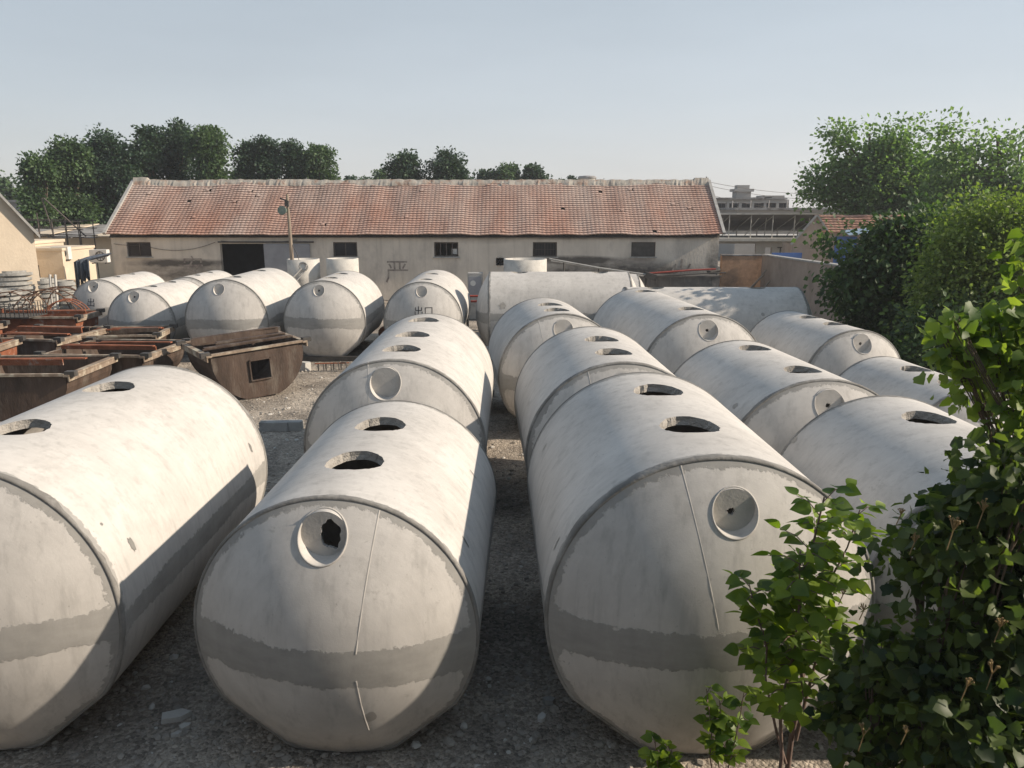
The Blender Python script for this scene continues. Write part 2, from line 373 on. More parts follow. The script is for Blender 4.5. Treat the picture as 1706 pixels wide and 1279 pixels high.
def slab(name, loc, size, rz, label, seed, mt='pale'):
    r_ = random.Random(seed); b = MB(); n = r_.randint(5, 7); pts = []
    for k in range(n):
        a = 2 * math.pi * k / n + r_.uniform(-.25, .25); pts.append((math.cos(a) * size[0] / 2 * r_.uniform(.75, 1.1), math.sin(a) * size[1] / 2 * r_.uniform(.75, 1.1)))
    lo = [(x, y, 0) for x, y in pts]; hi = [(x * .93, y * .93, size[2]) for x, y in pts]
    b.add(lo + hi, [tuple(range(n, 2 * n)), tuple(reversed(range(n)))] + [(k, (k + 1) % n, (k + 1) % n + n, k + n) for k in range(n)])
    o = b.build(name, M[mt], None, (loc[0], loc[1], gz(*loc[:2]) - 0.025), rz)
    o.rotation_euler = (r_.uniform(-.08, .08), r_.uniform(-.08, .08), rz)
    tag(o, label, 'stone'); return o
slab('stone_slab', at(283, 1146, 6.45)[:2], (.34, .17, .05), .3, 'biggest flat pale broken slab on dark gravel between the two nearest left tanks', 1)
slab('stone_slab', at(302, 1163, 6.3)[:2], (.15, .09, .04), .8, 'small pale broken chip right below the flat slab on the dark gravel', 2)
slab('stone_slab', at(289, 1172, 6.2)[:2], (.12, .07, .03), .4, 'smallest pale chip below the flat broken slab on the dark gravel', 3)
slab('stone_slab', at(915, 1101, 6.7)[:2], (.14, .12, .05), .2, 'bluish grey stone in the lane against the foot of the big right front tank', 4, 'grey')
slab('stone_slab', at(903, 1129, 6.45)[:2], (.12, .08, .04), 1.2, 'bright white stone chip in the lane between the two front tanks', 6, 'white')
slab('stone_slab', at(123, 1262, 5.55)[:2], (.22, .16, .07), .7, 'rounded pale stone at the bottom left corner under the left front tank', 7)
slab('stone_slab', at(155, 1272, 5.45)[:2], (.16, .10, .05), .1, 'pale stone lying right of the bottom left corner stone', 8)

pp = [(-4.4 + 4.6 * rg.random() ** .8, 4.3 + 3.2 * rg.random()) for _ in range(150)] + [(-1.0 + 1.9 * rg.random(), 6 + 9 * rg.random()) for _ in range(60)] + [(-6.5 + 3.8 * rg.random(), 13 + 9 * rg.random()) for _ in range(160)]
o = scatter_stones('rubble', pp, 0.010, 0.055, M['pale'], 15, .6); tag(o, 'pale chips of broken concrete strewn on the ground', 'rubble', kind='stuff')

# ------------------------------------------------------------------ septic tanks
def section(Rr, n, floor):
    """closed cross-section (x, z) of the cylinder with a flattened foot, centre at (0, Rr*floor)"""
    out = []
    for k in range(n):
        a = 2 * math.pi * k / n
        x = Rr * math.sin(a); z = Rr * math.cos(a)
        out.append((x, max(z, -Rr * floor)))
    return out

def chamf(a):
    """radius factor: the mould leaves a slightly straightened flank below the waist (a measured from the crown)"""
    s, c = abs(math.sin(a)), math.cos(a)
    return 1.0 if c >= 0 else min(1.0, .958 / (s * .64 - c * .77))
def hole_patch_grid(Rr, holes, hr, length, n_th=96):
    """angular and axial grid lines, with patch windows"""
    return

def tank_shell(Rr, length, holes, hr, zc, floor, zb, bw, ring_w, seed, band=True, thick=0.09):
    """outer and inner cylinder skins with round manholes cut through the crown; local +Y is the axis, z=0 the ground"""
    rr = random.Random(seed)
    nth = 96; dth = 2 * math.pi / nth
    kth = max(2, int(math.ceil((hr * 1.35 / Rr) / dth)))          # half width of a patch in angular cells
    pth = kth * dth
    hy = hr * 1.35
    ys = [0.0, 0.03, 0.08, 0.14, 0.2]
    marks = []
    cur = 0.2
    for h in sorted(holes):
        a, b_ = h - hy, h + hy
        n = max(1, int((a - cur) / 0.3)); ys += [cur + (a - cur) * (i + 1) / n for i in range(n)]
        i0 = len(ys) - 1
        m = 2 * kth
        ys += [a + (b_ - a) * (i + 1) / m for i in range(m)]
        marks.append((i0, i0 + m, h)); cur = b_
    end = length - 0.2; n = max(1, int((end - cur) / 0.3)); ys += [cur + (end - cur) * (i + 1) / n for i in range(n)]
    ys += [length - .14, length - .08, length - .03, length]
    V = []; F = []; SM = []; J = []
    def jd(y, z, x):
        d = min(y, length - y) - ring_w
        if band: d = min(d, abs(z - zb - .04 * mnoise.noise(Vector((y * .9, seed * 3.1, x)))) - bw * (1 + .4 * mnoise.noise(Vector((y * 1.1, seed * 5.7, x)))))
        return d
    def P(th, y, rad):
        kf = chamf(th); x = rad * kf * math.sin(th); z = max(rad * kf * math.cos(th), -Rr * floor + (Rr - rad)) + zc
        return (x, y, z)
    def addv(th, y, rad, j=None):
        p = P(th, y, rad); V.append(p); J.append(jd(y, p[2], p[0]) if j is None else j); return len(V) - 1
    for side, rad in ((0, Rr), (1, Rr - thick)):
        grid = [[addv(k * dth, y, rad, None if side == 0 else 1.0) for k in range(nth)] for y in ys]
        def q(a, b_, c, d, sm=True):
            F.append((a, b_, c, d) if side == 1 else (d, c, b_, a)); SM.append(sm)
        for i in range(len(ys) - 1):
            inp = [mk for mk in marks if mk[0] <= i < mk[1]]
            for k in range(nth):
                if inp and (k < kth or k >= nth - kth): continue
                q(grid[i][k], grid[i][(k + 1) % nth], grid[i + 1][(k + 1) % nth], grid[i + 1][k])
        circ = []
        for mk in marks:
            i0, i1, h = mk
            per = []
            for k in range(-kth, kth): per.append((k, i0))
            for i in range(i0, i1): per.append((kth, i))
            for k in range(kth, -kth, -1): per.append((k, i1))
            for i in range(i1, i0, -1): per.append((-kth, i))
            n = len(per); rings = [[grid[i][k % nth] for k, i in per]]
            coords = [(k * dth, ys[i]) for k, i in per]
            prm = [(math.atan2(y - h, th * Rr)) for th, y in coords]
            r_ = random.Random(seed * 31 + int(h * 100))
            jit = [hr * (1 + r_.uniform(-.035, .03)) for _ in range(n)]
            for s in (0.5, 1.0):
                ring = []
                for (th, y), a, jr in zip(coords, prm, jit):
                    ct, cy = jr * math.cos(a) / Rr, h + jr * math.sin(a)
                    t2, y2 = th + (ct - th) * s, y + (cy - y) * s
                    ring.append(addv(t2, y2, rad, None if side == 0 else 1.0))
                rings.append(ring)
            for a_, b_ in zip(rings, rings[1:]):
                for k in range(n):
                    k2 = (k + 1) % n
                    q(a_[k], a_[k2], b_[k2], b_[k])
            circ.append(rings[-1])
        if side == 0: outer = circ
        else: inner = circ
    rims = []
    for co, ci in zip(outer, inner):
        rb = MBJ(); n = len(co)
        a = [V[i] for i in co]; b_ = [V[i] for i in ci]; rims.append((a, b_))
    me = bpy.data.meshes.new('tank_body'); me.from_pydata(V, [], F)
    me.polygons.foreach_set('use_smooth', SM)
    att = me.attributes.new('joint', 'FLOAT', 'POINT'); att.data.foreach_set('value', J)
    me.materials.append(M['tank']); me.update()
    return me, rims

class MBJ: pass

def dome_y(x, z, Rr, zc, rise):
    rho = min(1.0, math.sqrt(x * x + (z - zc) ** 2) / Rr)
    return -rise * (1 - rho ** 2.05)

def cap_mesh(Rr, zc, floor, rise, hatch, zb, bw, band, flip=False, seed=0, lip=0.06):
    """domed end wall around a round recessed hatch; hatch=(x,z,r,depth)"""
    n = 112
    if hatch: hx, hz, hrad, hdep = hatch
    else: hx, hz, hrad, hdep = 0.0, zc, 0.02, 0
    V = []; F = []; J = []
    floorz = zc - Rr * floor
    def outer(a):
        # ray from hatch centre to the circle, clipped at the foot
        dx, dz = math.cos(a), math.sin(a)
        bx, bz = hx, hz - zc
        B = bx * dx + bz * dz; C = bx * bx + bz * bz - Rr * Rr
        t = -B + math.sqrt(B * B - C)
        if dz < 0: t = min(t, (floorz - hz) / dz)
        return t
    ks = [0, .02, .05, .1, .16, .24, .33, .43, .53, .63, .72, .8, .87, .92, .96, .985, 1.0]
    for s in ks:
        for k in range(n):
            a = 2 * math.pi * k / n; t = outer(a); tt = hrad + (t - hrad) * s
            x, z = hx + math.cos(a) * tt, hz + math.sin(a) * tt
            y = dome_y(x, z, Rr, zc, rise)
            rho = math.sqrt(x * x + (z - zc) ** 2)
            kf = 1 - (1 - chamf(math.atan2(x, z - zc))) * (rho / Rr) ** 3 if s > 0 else 1
            V.append((x * kf, y, max(zc + (z - zc) * kf, floorz)))
            j = (Rr - rho) - 0.062
            if band: j = min(j, abs(z - zb - .05 * mnoise.noise(Vector((x * .9, seed * 3.1, 0))) - .03 * x * math.sin(seed * 2.3)) - bw * (1 + .35 * mnoise.noise(Vector((x * 1.3, seed * 5.7, 9)))))
            J.append(j)
    for i in range(len(ks) - 1):
        for k in range(n):
            k2 = (k + 1) % n
            F.append((i * n + k, (i + 1) * n + k, (i + 1) * n + k2, i * n + k2))
    sm = [True] * len(F)
    if hatch:
        y0 = len(V)
        yb = dome_y(hx, hz, Rr, zc, rise) + hdep
        for ring in range(2):
            for k in range(n):
                a = 2 * math.pi * k / n
                x, z = hx + math.cos(a) * hrad * (1 if ring == 0 else .965), hz + math.sin(a) * hrad * (1 if ring == 0 else .965)
                V.append((x, V[k][1] if ring == 0 else yb, z)); J.append(1.0)
        for k in range(n):
            k2 = (k + 1) % n
            F.append((y0 + k, y0 + k2, y0 + n + k2, y0 + n + k)[::-1]); sm.append(True)
    if flip:
        V = [(x, -y, z) for x, y, z in V]; F = [f[::-1] for f in F]
    me = bpy.data.meshes.new('end_cap'); me.from_pydata(V, [], F); me.polygons.foreach_set('use_smooth', sm)
    att = me.attributes.new('joint', 'FLOAT', 'POINT'); att.data.foreach_set('value', J)
    me.materials.append(M['tank']); me.update(); return me

def add_mesh(name, me, parent, loc=(0, 0, 0)):
    o = bpy.data.objects.new(name, me); COL.objects.link(o); o.parent = parent; o.location = loc; return o

def joint_ring(Rr, zc, floor, y, seed, w=0.072, proud=0.008):
    """rough mortar bead around the edge between the barrel and an end wall"""
    rr = random.Random(seed); n = 180; b = MB(); prof = []
    sgn = -1 if y == 0 else 1
    rows = 5; V = []
    for k in range(n):
        a = 2 * math.pi * k / n
        w1 = w * (0.55 + 0.5 * mnoise.noise(Vector((math.cos(a) * 3, math.sin(a) * 3, seed))) + 0.28 * mnoise.noise(Vector((math.cos(a) * 14, math.sin(a) * 14, seed))))
        w2 = 0.03 * (1 + 0.4 * mnoise.noise(Vector((math.cos(a) * 9, math.sin(a) * 9, seed + 7))))
        for (rad, dy) in ((Rr + 0.002, sgn * -w1), (Rr + proud, sgn * -w1 * .8), (Rr + proud * .6, 0), (Rr - 0.015, sgn * 0.006), (Rr - 0.035 - w2 * .3, sgn * -0.012)):
            kf = chamf(a); x = rad * kf * math.sin(a); z = max(rad * kf * math.cos(a), -Rr * floor - (rad - Rr) * .2) + zc
            V.append((x, y + dy, z))
    F = []
    for k in range(n):
        k2 = (k + 1) % n
        for i in range(rows - 1):
            f = (k * rows + i, k2 * rows + i, k2 * rows + i + 1, k * rows + i + 1)
            F.append(f)
    b.add(V, F, True); return b

def text_mesh(body, size):
    cu = bpy.data.curves.new('lettering', 'FONT'); cu.body = body; cu.size = size; cu.align_x = 'CENTER'; cu.align_y = 'CENTER'; cu.resolution_u = 2
    o = bpy.data.objects.new('lettering_source', cu); COL.objects.link(o)
    dg = bpy.context.evaluated_depsgraph_get(); dg.update()
    me = bpy.data.meshes.new_from_object(o.evaluated_get(dg))
    bpy.data.objects.remove(o); bpy.data.curves.remove(cu)
    return me

TANK_N = [0]
def tank(label, x, y, length, d, yaw=0.0, holes=(), hatch='hole', seam=None, band=True, text=None, hr=0.28, zb=0.45, bw=0.15,
         floor=0.948, rise=0.47, hx=0.0, hz=0.86, hrad=0.2, group='large concrete septic tanks set out in rows', jw=.08, zoff=0.0):
    TANK_N[0] += 1; sd = TANK_N[0]
    Rr = d / 2; zc = Rr * floor; zb_ = zb * d
    t = empty('concrete_tank', (x, y, zoff), R(yaw), label, 'concrete tank', group)
    me, rims = tank_shell(Rr, length, holes, hr, zc, floor, zb_, bw * .8, jw * .72, sd, band)
    body = add_mesh('tank_body', me, t)
    for (a, b_) in rims:
        rb = MB(); n = len(a)
        r_ = random.Random(sd)
        mid = [tuple((p[i] + q_[i]) / 2 * 1.0 + (r_.uniform(-.012, .012) if i < 2 else 0) for i in range(3)) for p, q_ in zip(a, b_)]
        rb.add(a + mid + b_, [(k, (k + 1) % n, n + (k + 1) % n, n + k) for k in range(n)] + [(n + k, n + (k + 1) % n, 2 * n + (k + 1) % n, 2 * n + k) for k in range(n)])
        o = rb.build('manhole_rim', M['raw'], body)
    hh = (hx, hz * d, hrad, 0.07) if hatch else None
    cap = add_mesh('end_cap', cap_mesh(Rr - 0.004, zc, floor, rise, hh, zb_, bw, band, seed=sd), t, (0, 0.012, 0))
    add_mesh('end_cap', cap_mesh(Rr - 0.004, zc, floor, rise, None, zb_, bw, band, flip=True), t, (0, length - 0.012, 0))
    joint_ring(Rr, zc, floor, 0, sd, jw).build('mortar_joint', M['mortar'], t)
    joint_ring(Rr, zc, floor, length, sd + 50).build('mortar_joint', M['mortar'], t)
    if hatch:
        # back plate of the recess, with its knocked-through hole
        yb = dome_y(hx, hz * d, Rr, zc, rise) + 0.066 + 0.012
        n = 40; r_ = random.Random(sd * 7); b = MB(); c = (hx, hz * d)
        if hatch == 'hole': ih = [0.030 * r_.uniform(.8, 1.35) for _ in range(n)]; off = (-0.02 * r_.random(), -0.01)
        elif hatch == 'broken':
            ih = [0.105 * (1 + .30 * mnoise.noise(Vector((math.cos(6.28 * k / n) * 1.9, math.sin(6.28 * k / n) * 1.9, 3.3))) + r_.uniform(-.05, .05)) for k in range(n)]; off = (0.05, 0.0)
        else: ih = None
        outp = [(c[0] + math.cos(6.2832 * k / n) * hrad * 1.0, yb, c[1] + math.sin(6.2832 * k / n) * hrad * 1.0) for k in range(n)]
        if ih:
            sx, sz = (0.85, 1.2) if hatch == 'broken' else (1, 1)
            inp = [(c[0] + off[0] + math.cos(6.2832 * k / n) * ih[k] * sx, yb, c[1] + off[1] + math.sin(6.2832 * k / n) * ih[k] * sz) for k in range(n)]
            inb = [(p[0], p[1] + .035, p[2]) for p in inp]
            b.add(outp + inp + inb, [(k, n + k, n + (k + 1) % n, (k + 1) % n)[::-1] for k in range(n)] + [(n + k, 2 * n + k, 2 * n + (k + 1) % n, n + (k + 1) % n)[::-1] for k in range(n)])
        else:
            b.add(outp, [tuple(range(n))[::-1]])
        b.build('hatch_plate', M['raw2'], cap, (0, -0.012, 0))
        # worn lip
        pts = []
        for k in range(48):
            a = 2 * math.pi * k / 48; rr_ = hrad * 1.012
            xx, zz = hx + math.cos(a) * rr_, hz * d + math.sin(a) * rr_
            pts.append((xx, dome_y(xx, zz, Rr - .004, zc, rise) - 0.001, zz))
        lb = MB(); lb.tube(pts + [pts[0], pts[1]], 0.009, 6, False); lb.build('hatch_lip', M['raw2'], cap)
    if seam:
        for (sx0, sz0, sx1, sz1) in seam:
            pts = []
            for k in range(22):
                s = k / 21; xx, zz = sx0 + (sx1 - sx0) * s, (sz0 + (sz1 - sz0) * s) * d
                pts.append((xx + .003 * mnoise.noise(Vector((k, 0, sd))), dome_y(xx, zz, Rr - .004, zc, rise) + 0.0113, zz))
            sb = MB(); sb.tube(pts, 0.0125, 8, True); sb.build('mould_line', M['seam'], cap)
    if text:
        s, tx, tz, size = text
        me = text_mesh(s, size)
        tb = MB(); V = []
        for v in me.vertices:
            xx, zz = tx + v.co.x, tz * d + v.co.y
            V.append((xx, dome_y(xx, zz, Rr - .004, zc, rise) - 0.004, zz))
        tb.add(V, [tuple(p.vertices) for p in me.polygons]); bpy.data.meshes.remove(me)
        tb.build('stencil_lettering', M['ink'], cap)
    TANKS.append((t, body, Rr, zc)); return t
TANKS = []

M['raw2'] = mat('cast_concrete', (0.46, 0.44, 0.41), 0.9, 0.12, 6, bump=0.15, bump_scale=40, coord='World')
M['seam'] = mat('cast_seam', (0.45, 0.43, 0.40), 0.9, 0.1, 6, coord='World')

tank('nearest left tank, cut by the picture edge, its right side in cast shadow', -4.75, 6.0, 4.05, 2.76, 0, (1.1, 2.8), None, jw=.11)
tank('front centre tank with a jagged black hole broken through its round hatch', -1.52, 5.98, 3.27, 2.47, -1.5, (.97, 2.22), 'broken', seam=[(0.42, .93, 0.27, .50), (0.26, .40, 0.30, .16)], hz=.862, hx=-.02, bw=.17, jw=.09)
tank('biggest front tank right of the lane, smooth hatch with one small chipped hole', 1.70, 5.96, 3.33, 2.83, 1.5, (1.0, 2.4), 'hole', seam=[(-.33, .96, -.07, .52)], hz=.835, hx=.08, hrad=.185, bw=.17, jw=.15)
tank('long tank directly behind the front centre tank, three manholes in a row on top', -1.72, 10.8, 4.9, 2.68, 0, (.95, 2.3, 4.05), 'closed', seam=[(-.35, .96, -.25, .5)], hx=-.08, hr=.30, hrad=.22, jw=.12)
tank('tank directly behind the biggest front tank, half hatch showing over it', 1.55, 10.4, 3.3, 2.72, 2.5, (.85, 2.0), 'closed', seam=[(-.5, .93, -.35, .6)], hr=.28, jw=.13)
tank('third tank back right of the lane, near the long white tank lying sideways', 1.04, 15.8, 2.9, 2.66, 6, (.7, 1.65), 'closed', seam=[(-.5, .93, -.35, .6)], jw=.12)
tank('wide tank behind the dark bush, close right of the biggest front tank', 4.42, 6.2, 2.55, 2.66, 1, (1.6,), 'closed', hr=.26)
tank('tank between the dark bush tank and the long bandless tank', 4.02, 9.6, 3.0, 2.66, 5, (.65, 2.3), 'hole', hr=.25)
tank('long bandless tank behind the middle tank of the second right row', 3.97, 15.6, 5.2, 2.68, 6, (.95, 4.5), 'hole', band=False)
tank('small tank in dappled leaf shade beside the green vine', 7.05, 11.3, 2.7, 2.1, 4, (.55, 1.6), 'hole', band=False, hr=.25)
tank('far right tank with a mottled front and a black hole in its hatch', 7.30, 16.0, 3.1, 2.28, 8, (.95, 2.0), 'hole', band=False, hr=.24)
tank('long tank lying sideways under the yard wall, its right half in tree shade', 3.4, 23.2, 5.2, 2.45, -90, (.9, 3.95), None, band=False)
tank('long white tank lying sideways in front of the warehouse wall, two manholes on top', -.75, 25.6, 4.6, 2.72, -90, (1.0, 3.65), None, zb=.48, bw=.15)
tank('lower tank lying sideways just behind the long white one, only its right end showing', -.3, 28.4, 4.9, 2.40, -90, (4.1,), None, band=False)
tank('back row tank stencilled with two characters under its hatch', -2.82, 24.2, 4.7, 2.52, 0, (.9, 3.0), 'closed', text=('出口', .07, .62, .31), hx=0, hr=.24, hrad=.17, bw=.12)
tank('back row tank with a sharp dark mortar band, right next to the stencilled tank', -5.9, 24.0, 3.7, 2.58, 0, (1.0, 2.6), 'hole', hx=-.08, hr=.26, hrad=.17, zb=.47, bw=.16)
tank('longest back row tank, in front of the open warehouse door', -8.98, 24.0, 4.6, 2.62, 0, (.9, 3.4), 'closed', hx=-.1, hr=.26, hrad=.17)
tank('small back row tank with a diagonal shadow across its lower right', -12.15, 25.0, 3.2, 2.22, 0, (.8, 2.3), 'hole', hx=-.08, hr=.25, hrad=.18)
tank('leftmost back row tank, one character stencilled under its hatch', -15.25, 28.4, 3.6, 2.2, 0, (1.2, 2.4), 'hole', text=('出', -.12, .60, .33), hx=-.1, hr=.22, hrad=.19)
tank('tank mostly hidden behind the gap between the small and the longest back row tanks', -12.45, 29.4, 3.2, 2.2, 0, (.9, 2.2), 'closed', hr=.22, hrad=.17)

def plug_patch(i, px, py, w, h, rot=0, seed=0, mt='mortar'):
    """thin trowelled repair on the barrel where the photograph shows one"""
    t, body, Rr, zc = TANKS[i]; bpy.context.view_layer.update(); Mi = Matrix.Translation(t.location) @ t.rotation_euler.to_matrix().to_4x4(); Mi = Mi.inverted()
    o = Mi @ Vector(cam.location); q = Mi @ at(px, py, 8); d = (q - o).normalized(); oz = o.z - zc
    A = d.x ** 2 + d.z ** 2; B = o.x * d.x + oz * d.z; C = o.x ** 2 + oz ** 2 - Rr ** 2; disc = B * B - A * C
    if disc < 0: return
    p = o + d * ((-B - math.sqrt(disc)) / A); th = math.atan2(p.x, p.z - zc); r_ = random.Random(seed); n = 18; V = []
    for k in range(n):
        a = 2 * math.pi * k / n; j = 1 + r_.uniform(-.22, .22)
        u, v = math.cos(a) * w / 2 * j, math.sin(a) * h / 2 * j; u, v = u * math.cos(rot) - v * math.sin(rot), u * math.sin(rot) + v * math.cos(rot)
        a2 = th + u / Rr; V.append(((Rr + .0035) * math.sin(a2), p.y + v, (Rr + .0035) * math.cos(a2) + zc))
    b = MB(); c = ((Rr + .004) * math.sin(th), p.y, (Rr + .004) * math.cos(th) + zc)
    b.add(V + [c], [((k + 1) % n, k, n) for k in range(n)]); b.build('repair_patch', M[mt], body)
for args in ((0, 219, 906, .14, .07, .1, 1), (0, 417, 745, .13, .06, .2, 2), (0, 169, 873, .03, .03, 0, 3), (1, 776, 903, .13, .04, 0, 4), (1, 788, 790, .12, .035, 0, 5),
             (2, 907, 746, .12, .035, 0, 6, 'raw'), (2, 927, 906, .15, .04, 0, 7, 'raw'), (4, 881, 672, .10, .04, 0, 8, 'raw'), (6, 1324, 733, .10, .09, 0, 9, 'raw'), (7, 1225, 676, .10, .10, 0, 10, 'raw'), (12, 837, 509, .22, .22, 0, 11, 'raw')):
    plug_patch(*args)

# ------------------------------------------------------------------ buildings
def wall_panel(b, x0, x1, z0, z1, y, th, openings, reveal=True):
    """wall in the XZ plane facing -Y at depth y; openings = (x0,x1,z0,z1)"""
    xs = sorted({x0, x1, *[o[0] for o in openings], *[o[1] for o in openings]})
    zs = sorted({z0, z1, *[o[2] for o in openings], *[o[3] for o in openings]})
    for i in range(len(xs) - 1):
        for j in range(len(zs) - 1):
            cx, cz = (xs[i] + xs[i + 1]) / 2, (zs[j] + zs[j + 1]) / 2
            if any(o[0] < cx < o[1] and o[2] < cz < o[3] for o in openings): continue
            a, c, e, f = xs[i], xs[i + 1], zs[j], zs[j + 1]
            b.face([(a, y, e), (c, y, e), (c, y, f), (a, y, f)]); b.face([(c, y + th, e), (a, y + th, e), (a, y + th, f), (c, y + th, f)])
    for a, c, e, f in openings:
        b.face([(a, y, e), (a, y + th, e), (a, y + th, f), (a, y, f)]); b.face([(c, y + th, e), (c, y, e), (c, y, f), (c, y + th, f)])
        b.face([(a, y, f), (a, y + th, f), (c, y + th, f), (c, y, f)]); b.face([(a, y + th, e), (a, y, e), (c, y, e), (c, y + th, e)])
    b.face([(x0, y + th, z0), (x0, y, z0), (x0, y, z1), (x0, y + th, z1)]); b.face([(x1, y, z0), (x1, y + th, z0), (x1, y + th, z1), (x1, y, z1)])
    b.face([(x0, y, z1), (x1, y, z1), (x1, y + th, z1), (x0, y + th, z1)])

def facade_material():
    m = M['plaster'].copy(); m.name = 'stained_facade_plaster'; t = m.node_tree; N = t.nodes; L = t.links
    b = N['Principled BSDF']; src = b.inputs['Base Color'].links[0].from_socket
    g = N.new('ShaderNodeNewGeometry'); sp = N.new('ShaderNodeSeparateXYZ'); L.new(g.outputs['Position'], sp.inputs[0])
    def mth(op, *a):
        k = N.new('ShaderNodeMath'); k.operation = op
        for i, x in enumerate(a):
            if isinstance(x, (int, float)): k.inputs[i].default_value = x
            else: L.new(x, k.inputs[i])
        return k.outputs[0]
    ns = N.new('ShaderNodeTexNoise'); ns.inputs['Scale'].default_value = 1.3; ns.inputs['Detail'].default_value = 7; ns.inputs['Roughness'].default_value = .7
    mp = N.new('ShaderNodeMapping'); mp.inputs['Scale'].default_value = (0.55, 1, 1.3); L.new(g.outputs['Position'], mp.inputs[0]); L.new(mp.outputs[0], ns.inputs['Vector'])
    tot = None
    # soot and damp: centre x, z, half width, half height, amount
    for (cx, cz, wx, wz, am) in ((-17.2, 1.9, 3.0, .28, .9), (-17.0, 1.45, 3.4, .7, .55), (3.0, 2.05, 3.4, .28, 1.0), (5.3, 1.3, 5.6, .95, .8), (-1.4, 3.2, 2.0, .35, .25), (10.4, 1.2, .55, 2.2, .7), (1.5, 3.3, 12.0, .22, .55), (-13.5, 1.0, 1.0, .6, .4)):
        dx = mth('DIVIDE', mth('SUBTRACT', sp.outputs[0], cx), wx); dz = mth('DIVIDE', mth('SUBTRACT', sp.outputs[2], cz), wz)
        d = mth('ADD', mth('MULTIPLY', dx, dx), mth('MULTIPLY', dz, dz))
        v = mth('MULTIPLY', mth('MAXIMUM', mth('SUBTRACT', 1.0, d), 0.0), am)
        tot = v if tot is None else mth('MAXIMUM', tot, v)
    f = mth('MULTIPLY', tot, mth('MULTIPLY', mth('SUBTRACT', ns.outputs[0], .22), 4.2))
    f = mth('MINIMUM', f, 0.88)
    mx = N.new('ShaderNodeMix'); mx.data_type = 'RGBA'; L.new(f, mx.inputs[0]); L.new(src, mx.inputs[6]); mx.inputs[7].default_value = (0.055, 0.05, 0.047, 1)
    # vertical run-off streaks
    n2 = N.new('ShaderNodeTexNoise'); n2.inputs['Scale'].default_value = 2.2; n2.inputs['Detail'].default_value = 6; mp2 = N.new('ShaderNodeMapping'); mp2.inputs['Scale'].default_value = (2.0, 1, .12)
    L.new(g.outputs['Position'], mp2.inputs[0]); L.new(mp2.outputs[0], n2.inputs['Vector'])
    mr = N.new('ShaderNodeMapRange'); mr.inputs[1].default_value = .52; mr.inputs[2].default_value = .75; mr.inputs[3].default_value = 0; mr.inputs[4].default_value = .22; L.new(n2.outputs[0], mr.inputs[0])
    m2 = N.new('ShaderNodeMix'); m2.data_type = 'RGBA'; L.new(mr.outputs[0], m2.inputs[0]); L.new(mx.outputs[2], m2.inputs[6]); m2.inputs[7].default_value = (0.15, 0.135, 0.12, 1)
    L.new(m2.outputs[2], b.inputs['Base Color']); return m
M['facade'] = facade_material()

def tile_material(name, red, pale, amount=1.0):
    m = bpy.data.materials.new(name); m.use_nodes = True; t = m.node_tree; N = t.nodes; L = t.links
    b = N['Principled BSDF']; b.inputs['Roughness'].default_value = 0.9; b.inputs['Specular IOR Level'].default_value = 0.2
    g = N.new('ShaderNodeNewGeometry'); P = g.outputs['Position']
    def noise(sc, st, det=6, ro=.65):
        n = N.new('ShaderNodeTexNoise'); n.inputs['Scale'].default_value = sc; n.inputs['Detail'].default_value = det; n.inputs['Roughness'].default_value = ro
        mp = N.new('ShaderNodeMapping'); mp.inputs['Scale'].default_value = st; L.new(P, mp.inputs[0]); L.new(mp.outputs[0], n.inputs['Vector']); return n.outputs[0]
    def rngn(x, a, b_, c, d):
        r = N.new('ShaderNodeMapRange'); r.inputs[1].default_value = a; r.inputs[2].default_value = b_; r.inputs[3].default_value = c; r.inputs[4].default_value = d; L.new(x, r.inputs[0]); return r.outputs[0]
    def mix(f, a, b_, bt='MIX'):
        k = N.new('ShaderNodeMix'); k.data_type = 'RGBA'; k.blend_type = bt
        if isinstance(f, (int, float)): k.inputs[0].default_value = f
        else: L.new(f, k.inputs[0])
        for i, x in ((6, a), (7, b_)):
            if isinstance(x, tuple): k.inputs[i].default_value = (*x, 1)
            else: L.new(x, k.inputs[i])
        return k.outputs[2]
    at_ = N.new('ShaderNodeAttribute'); at_.attribute_name = 'tile'       # random value per tile
    c = mix(rngn(at_.outputs['Fac'], 0, 1, 0, 1), red, tuple(x * 1.09 for x in red))
    bands = rngn(noise(.42, (1.0, .4, .4), 7, .65), .38, .66, 0, .62 * amount)       # pale weathering running down the slope
    c = mix(bands, c, pale)
    sp = N.new('ShaderNodeSeparateXYZ'); L.new(P, sp.inputs[0])
    up = rngn(sp.outputs[2], 4.2, 6.0, 0, .55 * amount)
    mm = N.new('ShaderNodeMath'); mm.operation = 'MULTIPLY'; L.new(up, mm.inputs[0]); L.new(rngn(noise(1.1, (1, .6, .6)), .35, .6, 0.25, 1), mm.inputs[1])
    c = mix(mm.outputs[0], c, tuple(x * 1.05 for x in pale))
    c = mix(rngn(noise(.9, (1, .3, .3)), .5, .75, 0, .4), c, (0.15, 0.09, 0.07))
    c = mix(rngn(noise(6, (1, 1, 1)), .6, .72, 0, .5), c, pale)
    L.new(c, b.inputs['Base Color']); return m
M['tiles'] = tile_material('weathered_red_roof_tiles', (0.385, 0.225, 0.172), (0.47, 0.405, 0.36))
M['tiles2'] = tile_material('small_house_roof_tiles', (0.30, 0.165, 0.12), (0.36, 0.28, 0.22), .5)

